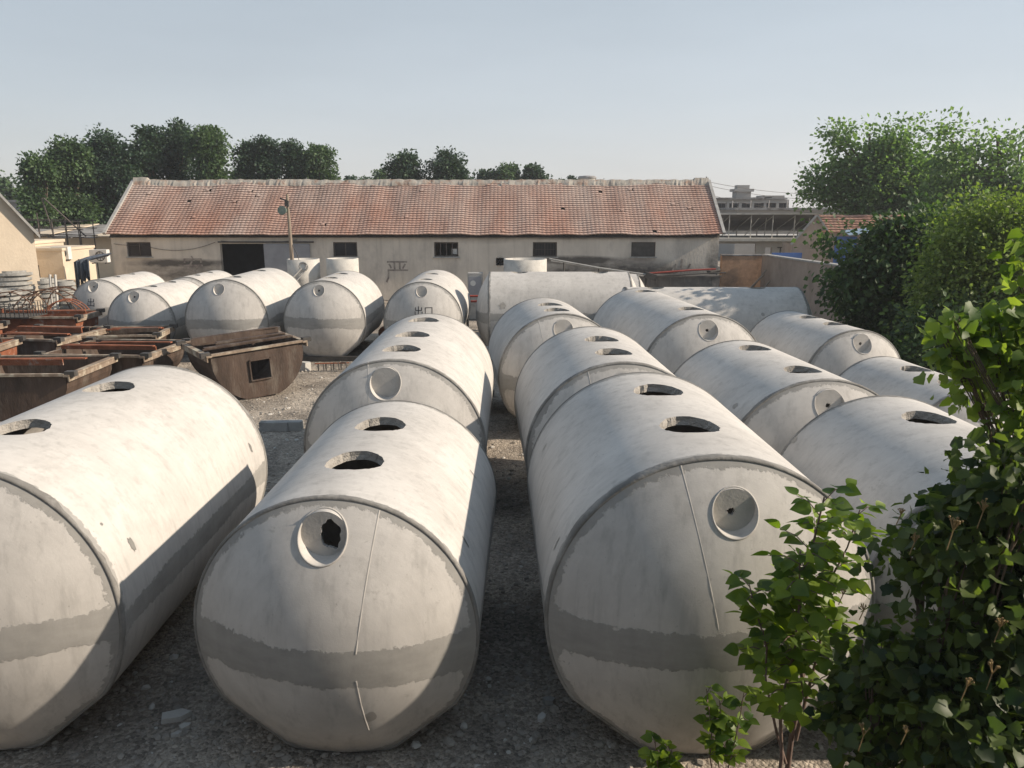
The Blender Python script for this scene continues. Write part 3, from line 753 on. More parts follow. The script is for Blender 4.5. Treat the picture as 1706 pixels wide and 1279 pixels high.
def tiled_slope(x0, x1, y0, z0, y1, z1, rows, cols, m, seed, sag=0.06):
    """rows of interlocking tiles from the eave (y0,z0) to the ridge (y1,z1), as one surface with real steps and rolls"""
    sl = Vector((0, y1 - y0, z1 - z0)); Ls = sl.length; u = sl.normalized(); nrm = Vector((0, -u.z, u.y)) if u.y > 0 else Vector((0, u.z, -u.y))
    rg_ = np.random.default_rng(seed); V = []; F = []; T = []
    prof = [(0, 0.0), (.30, 0.010), (.55, 0.010), (.85, 0.0)]
    cw = (x1 - x0) / cols
    for r in range(rows):
        s0, s1 = r * Ls / rows, (r + 1) * Ls / rows + 0.03
        for c in range(cols):
            tv = rg_.random(); base = len(V); dz = rg_.normal() * .002; dx = rg_.normal() * .003
            if rg_.random() < .0008 * (rows > 10): continue
            if rg_.random() < .006: dz += .03; dx += rg_.normal() * .04
            for s, lift in ((s0, 0.060), (s1, 0.004)):
                for a, h in prof + [(1.0, 0.004)]:
                    x = x0 + (c + a) * cw + dx
                    sg = sag * (mnoise.noise(Vector((x * .35, s * .2, seed))) + .5 * mnoise.noise(Vector((x * 1.1, s * .5, seed + 3))))
                    p = Vector((x, y0, z0)) + u * s + nrm * (lift + h + dz + sg)
                    V.append(tuple(p)); T.append(tv)
            for k in range(4): F.append((base + k, base + k + 1, base + 6 + k, base + 5 + k))
            # front lip of each tile
            b2 = len(V)
            for k, (a, h) in enumerate(prof + [(1.0, 0.004)]):
                V.append(tuple(Vector(V[base + k]) - nrm * 0.058 + u * .006)); T.append(tv)
            for k in range(4): F.append((b2 + k, b2 + k + 1, base + k + 1, base + k))
    me = npmesh('roof_tiles', np.array(V), np.array(F), m, 4)
    if len(me.vertices) == len(T):
        a = me.attributes.new('tile', 'FLOAT', 'POINT'); a.data.foreach_set('value', T)
    return me

def window_part(parent, x0, x1, z0, z1, y, mull=1, bars=False, panes=True, name='window'):
    b = MB(); t = .05
    for (a, c, e, f) in ((x0, x1, z0, z0 + t), (x0, x1, z1 - t, z1), (x0, x0 + t, z0 + t, z1 - t), (x1 - t, x1, z0 + t, z1 - t)):
        b.box(((a + c) / 2, y, (e + f) / 2), (c - a, .06, f - e))
    for k in range(mull):
        x = x0 + (x1 - x0) * (k + 1) / (mull + 1); b.box((x, y, (z0 + z1) / 2), (.045, .05, z1 - z0 - 2 * t))
    if bars:
        for k in range(7):
            x = x0 + (x1 - x0) * (k + 1) / 8; b.box((x, y - .05, (z0 + z1) / 2), (.014, .014, z1 - z0))
        b.box(((x0 + x1) / 2, y - .05, (z0 + z1) / 2), (x1 - x0, .012, .02))
    o = b.build(name, M['frame'], parent)
    sl_ = MB(); sl_.box(((x0 + x1) / 2, y - .14, z0 - .045), (x1 - x0 + .16, .12, .06)); sl_.build('sill', M['grey'], o)
    if panes:
        for k in range(mull + 1):
            a = x0 + t + (x1 - x0 - 2 * t) * k / (mull + 1); c = x0 + t + (x1 - x0 - 2 * t) * (k + 1) / (mull + 1)
            g = MB(); g.box(((a + c) / 2, y + .012, (z0 + z1) / 2), (c - a - .03, .008, z1 - z0 - 2 * t)); g.build('pane', M['glass'], o)
    return o

def warehouse():
    X0, X1, Y0, Y1 = -20.55, 10.62, 40.0, 46.8
    ez, rz_ = 3.38, 6.02
    t = empty('warehouse', (-5, 40, 0), 0, 'long low plaster warehouse under a patchy red tile roof', 'warehouse')
    ox, oy = -5, 40
    def L_(x): return x - ox
    wins = [(-19.16, 1), (-8.57, 1), (-3.38, 3), (1.69, 1), (6.75, 0)]
    ops = [(L_(x - .62), L_(x + .62), 2.24, 2.98) for x, _ in wins] + [(L_(-15.0), L_(-12.75), 0, 2.90), (L_(-.82), L_(-.42), 1.80, 2.18)]
    b = MB(); wall_panel(b, L_(X0), L_(X1), 0, ez, 0, .3, ops)
    # gable ends and back
    for x in (L_(X0), L_(X1)):
        pts = [(0.3, 0), (Y1 - oy, 0), (Y1 - oy, ez), ((Y0 + Y1) / 2 - oy, rz_ - .1), (0.0, ez), (0.3, ez)]
        for th in (0, .25 if x < 0 else -.25):
            b.face([(x + th, p[0], p[1]) for p in ([(.0, 0)] + pts[1:5])])
    b.face([(L_(X0), Y1 - oy, 0), (L_(X1), Y1 - oy, 0), (L_(X1), Y1 - oy, ez), (L_(X0), Y1 - oy, ez)])
    b.build('wall', M['facade'], t)
    for k, (x, mull) in enumerate(wins):
        w = window_part(t, L_(x - .61), L_(x + .61), 2.25, 2.97, .12, mull, bars=(k == 3), panes=(k != 2))
        if k == 4:
            w['label'] = 'boarded black window'
            bb = MB(); bb.box((L_(x), .08, 2.61), (1.14, .03, .64)); bb.build('board', M['dkmetal'], w)
        if k == 2:
            g = MB(); g.box((L_(x) + .42, .2, 2.50), (.32, .01, .28)); g.build('pane', M['white'], w)
    # roof
    me = tiled_slope(L_(X0 - .12), L_(X1 + .12), -.28, ez - .03, (Y0 + Y1) / 2 - oy, rz_, 24, 150, M['tiles'], 3, .11)
    roof = add_mesh('roof', me, t)
    me = tiled_slope(L_(X0 - .12), L_(X1 + .12), Y1 - oy + .28, ez - .03, (Y0 + Y1) / 2 - oy, rz_, 6, 20, M['tiles'], 4, .05); add_mesh('roof', me, t)
    ub = MB(); ym = (Y0 + Y1) / 2 - oy; ub.face([(L_(X0), -.2, ez - .16), (L_(X1), -.2, ez - .16), (L_(X1), ym, rz_ - .2), (L_(X0), ym, rz_ - .2)]); ub.build('roof_boarding', M['dkmetal'], roof)
    # crumbling mortared ridge
    rb = MB(); n = 300; rows = []; ym = (Y0 + Y1) / 2 - oy
    for i in range(n + 1):
        x = L_(X0 - .1) + (X1 - X0 + .2) * i / n; j = mnoise.noise(Vector((x * 3, 0, 0))) * .05 + mnoise.noise(Vector((x * .35, 0, 8))) * .07
        w = .20 + .07 * mnoise.noise(Vector((x * 2.3, 4, 0))) + .05 * mnoise.noise(Vector((x * 8, 4, 0))); 
        e = .16 if (i < 8 or i > n - 8) else 0
        rows.append([(x, ym - w - .06, rz_ - .17 + j * .5), (x, ym - w, rz_ - .02 + j), (x, ym - .08, rz_ + .17 + j + e * .6), (x, ym + .08, rz_ + .17 + j + e * .6), (x, ym + w, rz_ - .03 + j), (x, ym + w + .06, rz_ - .17)])
    vs = [p for r in rows for p in r]; fs = [(i * 6 + k, (i + 1) * 6 + k, (i + 1) * 6 + k + 1, i * 6 + k + 1) for i in range(n) for k in range(5)]
    rb.add(vs, fs); rb.add(rows[0], [(5, 4, 3, 2, 1, 0)]); rb.add(rows[-1], [(0, 1, 2, 3, 4, 5)])
    rb.build('ridge', M['ridge'], roof)
    # verge strips up both gables
    for x in (X0 - .14, X1 + .14):
        vb = MB(); pts = [Vector((L_(x), -.34, ez + .04)), Vector((L_(x), ym, rz_ + .12))]
        d = pts[1] - pts[0]; vb.box((pts[0] + pts[1]) / 2, (.15, d.length, .14), rx=math.atan2(d.z, d.y)); vb.build('verge', M['grey'], roof)
    # ragged eave board
    eb = MB(); r_ = random.Random(2); x = L_(X0)
    while x < L_(X1):
        w = r_.uniform(.6, 1.6); w = min(w, L_(X1) - x)
        eb.box((x + w / 2, -.03, ez - .03 + r_.uniform(-.02, .02)), (w - .02, .045, .07 + r_.uniform(0, .05)), rx=r_.uniform(-.1, .1)); x += w
    eb.build('eave_board', M['dkmetal'], t)
    ib = MB(); ib.box((L_(-13.9), 2.2, 1.45), (5.5, .1, 2.9)); ib.build('doorway_dark_sheet', M['dark'], t)  # near-black sheet added behind the open doorway, painting the interior's shade
    # sliding steel door with brace and rail
    db = MB(); db.box((L_(-11.55), -.06, 1.45), (2.36, .05, 2.9))
    for z in (.1, 1.45, 2.82): db.box((L_(-11.55), -.095, z), (2.3, .02, .06))
    dr = db.build('door', M['panel'], t); dr['label'] = 'grey sliding door pushed open to the right'
    rl = MB(); rl.box((L_(-12.6), -.07, 2.99), (4.9, .08, .07)); rl.build('door_rail', M['dkmetal'], dr)
    # ventilation fan
    fb = MB(); fb.tube([(L_(-.62), -.06, 1.99), (L_(-.62), .12, 1.99)], .21, 20, False)
    f = fb.build('ventilator', M['dkmetal'], t); bl = MB()
    for k in range(5):
        a = k * 1.257; bl.box((L_(-.62) + .1 * math.cos(a), .05, 1.99 + .1 * math.sin(a)), (.18, .01, .09), ry=-a)
    bl.build('fan_blade', M['dark'], f)
    # faded painted characters
    for ch, px, py, sz in (('安', 322, 446, 1.15), ('全', 487, 460, 1.1), ('严', 662, 455, 1.3), ('禁', 820, 470, 1.2), ('烟', 973, 455, 1.1), ('火', 1135, 452, 1.2)):
        if ch in ('全', '禁', '烟'): continue
        p = at(px, py, 40); me = text_mesh(ch, sz); tb = MB()
        tb.add([(p.x - ox + v.co.x, -.006, p.z + v.co.y) for v in me.vertices], [tuple(q.vertices) for q in me.polygons]); bpy.data.meshes.remove(me)
        tb.build('painted_character', M['faded'], t)
    # sagging cable
    cb = MB()
    for (xa, xb, za, zb_, s) in ((-19.0, -15.2, 2.85, 2.98, .35), (-20.4, -19.0, 2.9, 2.85, .05), (-14.9, -11.0, 3.05, 3.1, .12)):
        cb.tube([(L_(xa + (xb - xa) * k / 10), -.05, za + (zb_ - za) * k / 10 - s * 4 * (k / 10) * (1 - k / 10)) for k in range(11)], .012, 5)
    cb.build('cable', M['dkmetal'], t)
    return t
M['ridge'] = mat('crumbling_ridge_mortar', (0.42, 0.39, 0.34), 0.95, 0.3, 3, second=(0.30, 0.2, 0.15), sec_scale=1.5, sec_lo=.5, sec_hi=.62, bump=.8, bump_scale=14, coord='World')
M['faded'] = mat('faded_wall_paint', (0.20, 0.17, 0.155), 0.95, 0.35, 5, second=(0.33, 0.295, 0.26), sec_scale=2.5, sec_lo=.42, sec_hi=.6, coord='World')
warehouse()

# cream gabled hall at the left edge
def cream_hall():
    p = at(72, 460, 30); ox, oy = -18.35, 30.0
    t = empty('gabled_hall', (ox, oy, 0), R(36), 'cream rendered hall with a steep bare gable at the left edge', 'building')
    b = MB(); ez = 3.82; W_ = 5.4; rz_ = 3.82 + W_ / 2 * 1.42
    prof = [(0, 0), (0, ez), (-W_ / 2, rz_), (-W_, ez), (-W_, 0)]
    b.face([(x, 0, z) for x, z in prof]); b.face([(x, 9, z) for x, z in reversed(prof)])
    b.face([(0, 0, 0), (0, 9, 0), (0, 9, ez), (0, 0, ez)]); b.face([(-W_, 9, 0), (-W_, 0, 0), (-W_, 0, ez), (-W_, 9, ez)])
    b.build('wall', M['cream'], t)
    r = MB(); th = .14
    for s in (1, -1):
        ex = 0.18 if s > 0 else -W_ - .18
        zz = ez - .18 * 1.42
        a = [(ex, -.25, zz), (-W_ / 2, -.25, rz_), (-W_ / 2, 9.3, rz_), (ex, 9.3, zz)]
        lo = a; hi = [(x, y, z + th) for x, y, z in a]
        r.add(lo + hi, [(0, 1, 2, 3) if s < 0 else (3, 2, 1, 0), (4, 5, 6, 7) if s > 0 else (7, 6, 5, 4), (0, 1, 5, 4), (0, 4, 7, 3), (3, 2, 6, 7)])
    r.build('roof', M['grey'], t)
cream_hall()

def simple_block(name, label, cat, x0, x1, y0, y1, h, wm, rows=(), roof='flat', rm='roofgrey', par=.25, over=.25, door=None, group=None):
    t = empty(name, ((x0 + x1) / 2, y0, 0), 0, label, cat, group); ox, oy = (x0 + x1) / 2, y0
    b = MB(); ops = [(a - ox, c - ox, e, f) for a, c, e, f in rows]
    wall_panel(b, x0 - ox, x1 - ox, 0, h, 0, .25, ops)
    b.face([(x1 - ox, .25, 0), (x1 - ox, y1 - oy, 0), (x1 - ox, y1 - oy, h), (x1 - ox, .25, h)]); b.face([(x0 - ox, y1 - oy, 0), (x0 - ox, .25, 0), (x0 - ox, .25, h), (x0 - ox, y1 - oy, h)])
    b.face([(x1 - ox, y1 - oy, 0), (x0 - ox, y1 - oy, 0), (x0 - ox, y1 - oy, h), (x1 - ox, y1 - oy, h)])
    b.build('wall', M[wm], t)
    r = MB(); r.box((0, (y1 - y0) / 2, h + par / 2 + .003), (x1 - x0 + 2 * over, y1 - y0 + 2 * over, par)); r.build('roof', M[rm], t)
    for a, c, e, f in rows:
        if e > .3: window_part(t, a - ox + .01, c - ox - .01, e + .01, f - .01, .1, 1)
    return t

# left background: sheds, tarp canopy, far house
simple_block('low_shed', 'low cream flat roofed shed touching the warehouse left corner', 'shed', -22.9, -20.95, 36.2, 39.0, 2.75, 'cream', rows=((-22.6, -22.1, 1.5, 2.1),), par=.12, rm='cream', over=.05)
simple_block('low_shed', 'short cream annex with a small window beside the cream hall', 'shed', -25.6, -23.0, 36.8, 40, 3.0, 'cream', rows=((-24.6, -23.7, 1.7, 2.3),), par=.14, rm='cream', over=.06)
def ac_unit(p, label):
    t = empty('air_conditioner', p, 0, label, 'air conditioner')
    b = MB(); b.box((0, 0, .3), (.8, .3, .58)); b.build('casing', M['white'], t)
    f = MB(); pts = [(.1 + .21 * math.cos(k * .524), -.165, .3 + .21 * math.sin(k * .524)) for k in range(13)]; f.tube(pts, .02, 5, False)
    for k in range(4): f.box((.1, -.16, .3), (.40, .01, .02), ry=k * .785)
    f.build('grille', M['dkmetal'], t); l = MB(); l.box((-.3, 0, -.03), (.04, .34, .05)); l.box((.3, 0, -.03), (.04, .34, .05)); l.build('bracket', M['dkmetal'], t)
p = at(166, 426, 36.0); ac_unit((p.x, 36.0, p.z - .3), 'white air conditioner box on the cream shed above the tarp canopy')
p = at(102, 421, 36.6); ac_unit((p.x, 36.6, p.z - .3), 'white air conditioner box on the short annex beside the cream hall')
def yard_wall(name, pts, h, label, mt='yardwall', th=.24, cap='grey', cat='wall'):
    """wall along plan points with a coping; heights per point"""
    o0 = Vector(pts[0]).to_3d(); t = empty(name, (o0.x, o0.y, 0), 0, label, cat)
    b = MB(); c = MB()
    for i in range(len(pts) - 1):
        a, e = Vector(pts[i]).to_3d() - o0, Vector(pts[i + 1]).to_3d() - o0; d = (e - a).normalized(); n = Vector((-d.y, d.x, 0)) * th / 2
        h0, h1 = h[i], h[i + 1]
        vs = [a - n, e - n, e + n, a + n]; lo = [Vector((v.x, v.y, -.05)) for v in vs]; hi = [Vector((v.x, v.y, z)) for v, z in zip(vs, (h0, h1, h1, h0))]
        b.add(lo + hi, [(0, 1, 5, 4), (1, 2, 6, 5), (2, 3, 7, 6), (3, 0, 4, 7), (4, 5, 6, 7)])
        n2 = n * 1.25; vs = [a - n2, e - n2, e + n2, a + n2]; lo = [Vector((v.x, v.y, z + .003)) for v, z in zip(vs, (h0, h1, h1, h0))]; hi = [v + Vector((0, 0, .07)) for v in lo]
        c.add(lo + hi, [(0, 1, 5, 4), (1, 2, 6, 5), (2, 3, 7, 6), (3, 0, 4, 7), (4, 5, 6, 7), (3, 2, 1, 0)])
    b.build('wall', M[mt], t); c.build('coping', M[cap], t); return t
yard_wall('low_wall', [(-21.6, 34.2), (-19.2, 34.4)], (1.55, 1.5), 'low cream wall in front of the shed, between the hall and the tarp canopy', 'cream', cap='cream')
# tarp canopy on a thin pole
def canopy():
    a = at(122, 434, 33); c = at(186, 426, 35)
    t = empty('tarp_canopy', (a.x, 34, 0), 0, 'sagging dark blue tarp canopy on a thin pole by the warehouse corner', 'canopy')
    b = MB(); n = 14; top = []; V = []
    for i in range(n + 1):
        s = i / n; x = (c.x - a.x) * s; z = a.z + (c.z - a.z) * s
        for j, (dy, dz) in enumerate(((-1.0, -.85), (-.95, -.05), (0, 0.05), (1.0, .1))):
            V.append((x, dy + (.1 * math.sin(i * 1.7) if j < 2 else 0), z + dz * (1 + (.6 * mnoise.noise(Vector((i * .7, j, 2))) if j == 0 else 0)) + .05 * math.sin(i * 1.1) - (.22 if (j == 0 and i < 4) else 0) * (4 - i)))
    b.add(V, [(i * 4 + j, (i + 1) * 4 + j, (i + 1) * 4 + j + 1, i * 4 + j + 1) for i in range(n) for j in range(3)], True)
    o = b.build('tarp', M['tarp'], t); md = o.modifiers.new('thickness', 'SOLIDIFY'); md.thickness = .05
    for x in (.12, (c.x - a.x) * .72):
        pb = MB(); pb.tube([(x, -.8, 0), (x, -.8, a.z + .05)], .035, 6); pb.build('pole', M['dkmetal'], t)
canopy()
def scaffold():
    p = at(100, 398, 42); t = empty('roof_scaffold', (p.x - 2, 42, 0), 0, 'rusty pipe scaffold standing behind the low sheds at left', 'scaffold')
    b = MB(); r_ = random.Random(4); h = 4.3
    for i in range(7):
        x = -1.4 + i * .75; b.tube([(x, 0, 0), (x + r_.uniform(-.1, .1), 0, h + r_.uniform(-.5, .3))], .03, 5); b.tube([(x, 1.4, 0), (x, 1.4, h - .2)], .03, 5)
    b.build('upright', M['frame'], t)
    b = MB()
    for z in (3.3, 3.7, 4.1): b.tube([(-1.6, 0, z), (3.3, 0, z - .15)], .025, 5); b.tube([(-1.6, 1.4, z), (3.3, 1.4, z - .1)], .025, 5)
    b.tube([(1.4, 0, 5.2), (3.4, 0, 3.2)], .04, 5); b.tube([(1.7, 0, 3.2), (1.3, 0, 5.2)], .04, 5)
    b.build('rail', M['frame'], t)
scaffold()
def lean_roofs():
    t = empty('sheet_roof_shed', (-31.0, 52, 0), 0, 'low shed roofed with pale and blue sheets under the left trees', 'shed')
    b = MB(); b.box((3.5, 3, 1.4), (16, 5.8, 2.8)); b.build('wall', M['cream'], t)
    r_ = random.Random(8)
    for k in range(11):
        s = MB(); s.box((-4.2 + k * 1.45, 2.2 + r_.uniform(-.3, .3), 3.15 + r_.uniform(-.08, .12)), (1.5, 6.4, .06), rx=.10 + r_.uniform(-.02, .03), ry=r_.uniform(-.04, .04))
        o = s.build('roof_sheet', M['bluegrey'] if k in (8, 9, 10) else M['roofgrey'] if k % 3 else M['cream'], t)
M['bluegrey'] = mat('blue_grey_sheet', (0.16, 0.19, 0.26), .5, .2, 3)
lean_roofs()
simple_block('far_house', 'pale far house with dark windows under the leftmost trees', 'house', -44.5, -38.5, 66, 72, 5.1, 'farwall', rows=((-43.6, -42.2, 3.2, 4.3), (-40.9, -39.6, 3.2, 4.3)), par=.2)

# right background
def right_yard():
    simple_block('brick_wall_section', 'short sunlit orange wall between the warehouse corner and the long brown yard wall', 'wall', 10.95, 13.1, 40.5, 40.8, 2.25, 'brick', par=.07, over=.03)
    yard_wall('yard_wall', [(13.15, 40.4), (12.9, 31.5), (13.0, 26.0), (14.4, 18.0)], (2.28, 2.45, 2.5, 2.5), 'long brown rendered yard wall running forward behind the sideways tank', 'yardwall', .28)
    for k, (x0, z0, x1, z1, y) in enumerate(((10.95, .3, 12.55, 1.75, 38.0), (11.3, .3, 12.7, 1.95, 38.2), (11.6, .2, 12.75, 1.5, 37.6))):
        b = MB(); b.tube([(0, 0, 0), (x1 - x0, .5, z1 - z0)], [.05, .04], 7); o = b.build('timber_pole', M['wood'], None, (x0, y, z0 - .3))
        tag(o, ('longest pale timber pole leaning on the yard wall', 'middle timber pole leaning on the yard wall', 'short low timber pole leaning on the yard wall')[k], 'pole')
right_yard()
def solar_barn():
    t = empty('frame_barn', (17.2, 52, 0), 0, 'long grey building with a raised sloping frame roof behind the yard wall', 'building')
    b = MB(); rows = [(-4.4 + 17.2 - 17.2, -1.4, 1.2, 3.3)]
    ops = [(-4.0, -.9, 0.8, 2.35), (-.3, .15, .8, 2.1)]
    wall_panel(b, -6.2, 6.6, 0, 2.5, 0, .25, ops)
    b.face([(6.6, .25, 0), (6.6, 7, 0), (6.6, 7, 2.5), (6.6, .25, 2.5)]); b.face([(-6.2, 7, 0), (-6.2, .25, 0), (-6.2, .25, 2.5), (-6.2, 7, 2.5)])
    b.build('wall', M['plaster'], t)
    r = MB(); r.box((.2, 3.4, 2.62), (13.3, 7.6, .2)); r.build('roof', M['pale'], t)
    g = MB()
    for k in range(6):
        x = .7 + k * .62; g.box((x, -.05, 1.55), (.05, .05, 1.1))
    g.box((2.2, -.05, 2.1), (3.4, .05, .05)); g.box((2.2, -.05, 1.5), (3.4, .05, .05)); g.build('window_grille', M['dkmetal'], t)
    # raised tilted panels on posts
    pb = MB()
    for k in range(9):
        x = -5.6 + k * 1.45; pb.tube([(x, .35, 2.7), (x, .35, 4.2)], .035, 5); pb.tube([(x, 3.6, 2.7), (x, 3.6, 3.3)], .04, 5); pb.tube([(x, .4, 4.12), (x, 4.6, 2.95)], .03, 5); pb.tube([(x, 1.9, 2.7), (x + (.55 if k % 2 else -.4), .5, 4.0)], .028, 5)
    pb.build('frame_post', M['pale'], t)
    pb = MB(); pb.box((.45, .2, 4.28), (13.2, .10, .07)); pb.box((.0, 4.7, 2.98), (12.6, .06, .06)); pb.build('roof_edge', M['pale'], t)
    for k in range(12):
        s = MB(); s.box((-5.4 + k * 1.06 + .2, 2.45, 3.68), (1.03, 4.5, .05), rx=-math.radians(15.5)); s.build('roof_panel', M['panel2'], t)
M['panel2'] = mat('dusty_roof_panel', (0.20, 0.185, 0.175), .6, .2, 1.2, coord='World')
solar_barn()
def far_block():
    x0 = 22.5; Y = 84
    a = at(1186, 350, Y); c = at(1312, 350, Y); w = c.x - a.x
    t = empty('apartment_block', ((a.x + c.x) / 2, Y, 0), 0, 'distant grey two storey block with a row of windows and a roof tower', 'building')
    h = at(1250, 332, Y).z; ops = []
    for k in range(6):
        x = -w / 2 + .5 + k * w / 6.1; ops.append((x, x + 1.05, h - 1.35, h - .35)); 
    b = MB(); wall_panel(b, -w / 2, w / 2, 0, h, 0, .3, ops); b.face([(w / 2, .3, 0), (w / 2, 9, 0), (w / 2, 9, h), (w / 2, .3, h)]); b.face([(-w / 2, 9, 0), (-w / 2, .3, 0), (-w / 2, .3, h), (-w / 2, 9, h)])
    b.build('wall', M['farwall'], t)
    r = MB(); r.box((-w * .17, 4.5, h + .1), (w * .67, 9.6, .2)); r.box((w * .33, 4.5, h - .12 + .2), (w * .3, 9.4, .12)); r.build('roof', M['roofgrey'], t)
    for o_ in ops: window_part(t, o_[0] + .01, o_[1] - .01, o_[2] + .01, o_[3] - .01, .12, 1)
    tb = MB(); tb.box((-.1, 3, h + .5), (1.6, 1.6, .7)); tb.box((-.1, 3, h + 1.0), (2.1, 2.0, .3)); tb.box((-.1, 3, h + 1.35), (1.3, 1.2, .4)); tb.build('roof_tower', M['farwall'], t)
    tb = MB(); tb.box((w * .42, 4, h + .2), (2.2, 3, .5)); tb.box((w * .30, 4, h + .1), (1.4, 3, .35)); tb.build('parapet', M['farwall'], t)
    pb = MB()
    for k in range(5): pb.tube([(-w / 2 + k * w / 4.2, -.8, 0), (-w / 2 + k * w / 4.2, -.8, h - .1)], .06, 5)
    pb.build('column', M['farwall'], t)
far_block()
simple_block('long_low_block', 'long flat grey building between the distant block and the frame roof building', 'building', 20.0, 37.0, 70, 76, at(1250, 346, 70).z - .2, 'farwall', par=.2)
def tiled_house():
    p = at(1398, 362, 44); Y = 42.0
    apx = at(1394, 361, Y); l = at(1362, 414, Y); rr_ = at(1408, 386, Y)
    t = empty('tiled_house', (16.3, Y, 0), R(-12), 'small house with a red tile roof and a blue door panel beside the trees', 'house')
    b = MB(); w0, w1, ez, rz_ = -1.1, .55, 2.6, 4.28
    prof = [(-1.15, 0), (-1.15, 2.75), (0.0, 4.25), (.55, 3.5), (.55, 0)]
    b.face([(x, 0, z) for x, z in prof]); b.face([(.55, 0, 0), (4.8, 0.0, 0), (4.8, 0.0, 3.5), (.55, 0.0, 3.5)]); b.face([(-1.15, 4, 0), (-1.15, 0, 0), (-1.15, 0, 2.75), (-1.15, 4, 2.75)])
    b.face([(4.8, 0, 0), (4.8, 4, 0), (4.8, 4, 3.5), (4.8, 0, 3.5)])
    b.build('wall', M['yardwall'], t)
    me = tiled_slope(.1, 4.95, -.2, 3.42, 1.6, 4.3, 7, 22, M['tiles2'], 9, .03); add_mesh('roof', me, t)
    v = MB(); v.box((-.62, -.02, 3.52), (1.95, .2, .09), ry=-math.atan2(1.5, 1.15)); v.box((.3, -.02, 3.9), (1.0, .2, .09), ry=math.atan2(.75, .55)); v.build('verge', M['grey'], t)
    d = MB(); d.box((1.55, -.05, 2.35), (1.1, .04, 1.7)); 
    for k in range(9): d.box((1.06 + k * .122, -.08, 2.35), (.03, .02, 1.66))
    d.build('door', M['blue'], t)
    s = MB(); s.box((2.6, -.7, 3.55), (2.4, 1.4, .04), rx=.15, ry=-.12); s.build('awning', M['bluepale'], t)
M['bluepale'] = mat('pale_blue_awning', (0.30, 0.40, 0.50), .5, .15, 2)
tiled_house()
b = MB(); b.box((0, 0, .5), (1.6, .1, .9)); b.box((0, -.06, .5), (1.5, .02, .8)); o = b.build('blue_panel', M['blue'], None, (at(1310, 435, 41.6).x, 41.6, 1.4)); tag(o, 'low blue sheet behind the brown yard wall', 'metal sheet')

def water_tower():
    Y = 150; p = at(978, 308, Y); top = at(978, 293, Y).z; r_ = (at(993, 300, Y).x - at(963, 300, Y).x) / 2
    t = empty('water_tower', (p.x, Y, 0), 0, 'distant round concrete tower top poking above the warehouse ridge', 'tower')
    b = MB(); b.lathe([(r_ * .55, 0), (r_ * .55, top - 3.4), (r_ * .96, top - 2.4), (r_ * .96, top - .5)], n=28); b.build('shaft', M['plaster'], t)
    c = MB(); c.lathe([(r_ * .96, top - .5), (r_ * 1.04, top - .45), (r_ * 1.04, top - .2), (r_ * .9, top), (0.01, top + .12)], n=28); c.build('cap', M['roofgrey'], t)
water_tower()

# leaning lamp pole in front of the warehouse
def lamp_pole():
    base = at(490, 470, 34); top = at(478, 323, 34)
    t = empty('lamp_pole', (base.x, 34, 0), 0, 'leaning timber lamp pole with a round lamp in front of the warehouse door', 'lamp pole')
    dx = top.x - base.x
    b = MB(); pts = [(dx * (s - .0), 0, top.z * s) for s in (0, .25, .5, .75, 1)]; b.tube(pts, [.11, .10, .085, .07, .055], 9); b.build('pole', M['wood'], t)
    z = at(473, 350, 34).z; x = at(474, 350, 34).x - base.x
    l = MB(); l.tube([(x - .06, -.22, z), (x - .05, -.05, z), (x - .04, .05, z + .02)], [.19, .17, .06], 16); l.build('lamp', M['lampg'], t)
    a = MB(); zz = at(478, 333, 34).z; a.box((dx * .97 - .12, 0, zz), (.42, .05, .06), ry=.4); a.box((x + .12, 0, z + .1), (.3, .04, .04)); a.box((dx * .95 - .02, -.06, zz - .15), (.16, .10, .25)); a.build('bracket', M['dkmetal'], t)
    c = MB(); c.tube([(dx * .72, 0, top.z * .62), (dx * .4 + .25, -.1, top.z * .52), (dx * .3 + .42, -.1, top.z * .40)], .015, 5); c.build('cable', M['dkmetal'], t)
M['lampg'] = mat('dull_green_enamel', (0.16, 0.20, 0.17), .5, .3, 8)
lamp_pole()

# upright concrete rings before the warehouse
def well_ring(px, py, Y, wpx, label, pipe=False, hgt=None):
    p = at(px, py, Y); r_ = (at(px + wpx / 2, py, Y).x - at(px - wpx / 2, py, Y).x) / 2
    t = empty('concrete_ring', (p.x, Y, 0), 0, label, 'concrete ring', 'upright concrete rings before the warehouse')
    h = p.z; n = 2; b = MB(); hh = h * .5
    b.lathe([(r_, 0), (r_, hh - .02), (r_ * .985, hh - .02), (r_ * .985, hh)], n=40)
    b.build('lower_ring', M['pale'], t)
    c = MB(); c.lathe([(r_ * .985, hh), (r_, hh + .01), (r_, h), (r_ - .09, h), (r_ - .09, hh), (.02, hh)], n=40); c.build('upper_ring', M['pale'], t)
    if pipe:
        q = MB(); q.tube([(-.75, -r_ - .45, h - 1.3), (.1, -r_ - .05, h - .35)], .05, 7); q.tube([(-.6, -r_ - .5, h - 1.45), (.25, -r_ - .08, h - .5)], .03, 6)
        q.tube([(.18 + .18 * math.cos(k * .5236), -r_ + .02 - .02 * k / 12, h - .28 + .18 * math.sin(k * .5236)) for k in range(13)], .04, 6, False); q.build('pipe', M['grey'], t)
well_ring(505, 431, 34.5, 53, 'upright concrete ring with a pipe on its side under the lamp pole', True)
well_ring(570, 430, 34.5, 53, 'plain upright concrete ring right of the one with the pipe')
well_ring(875, 431, 33.5, 72, 'wide upright concrete ring behind the long white sideways tank')

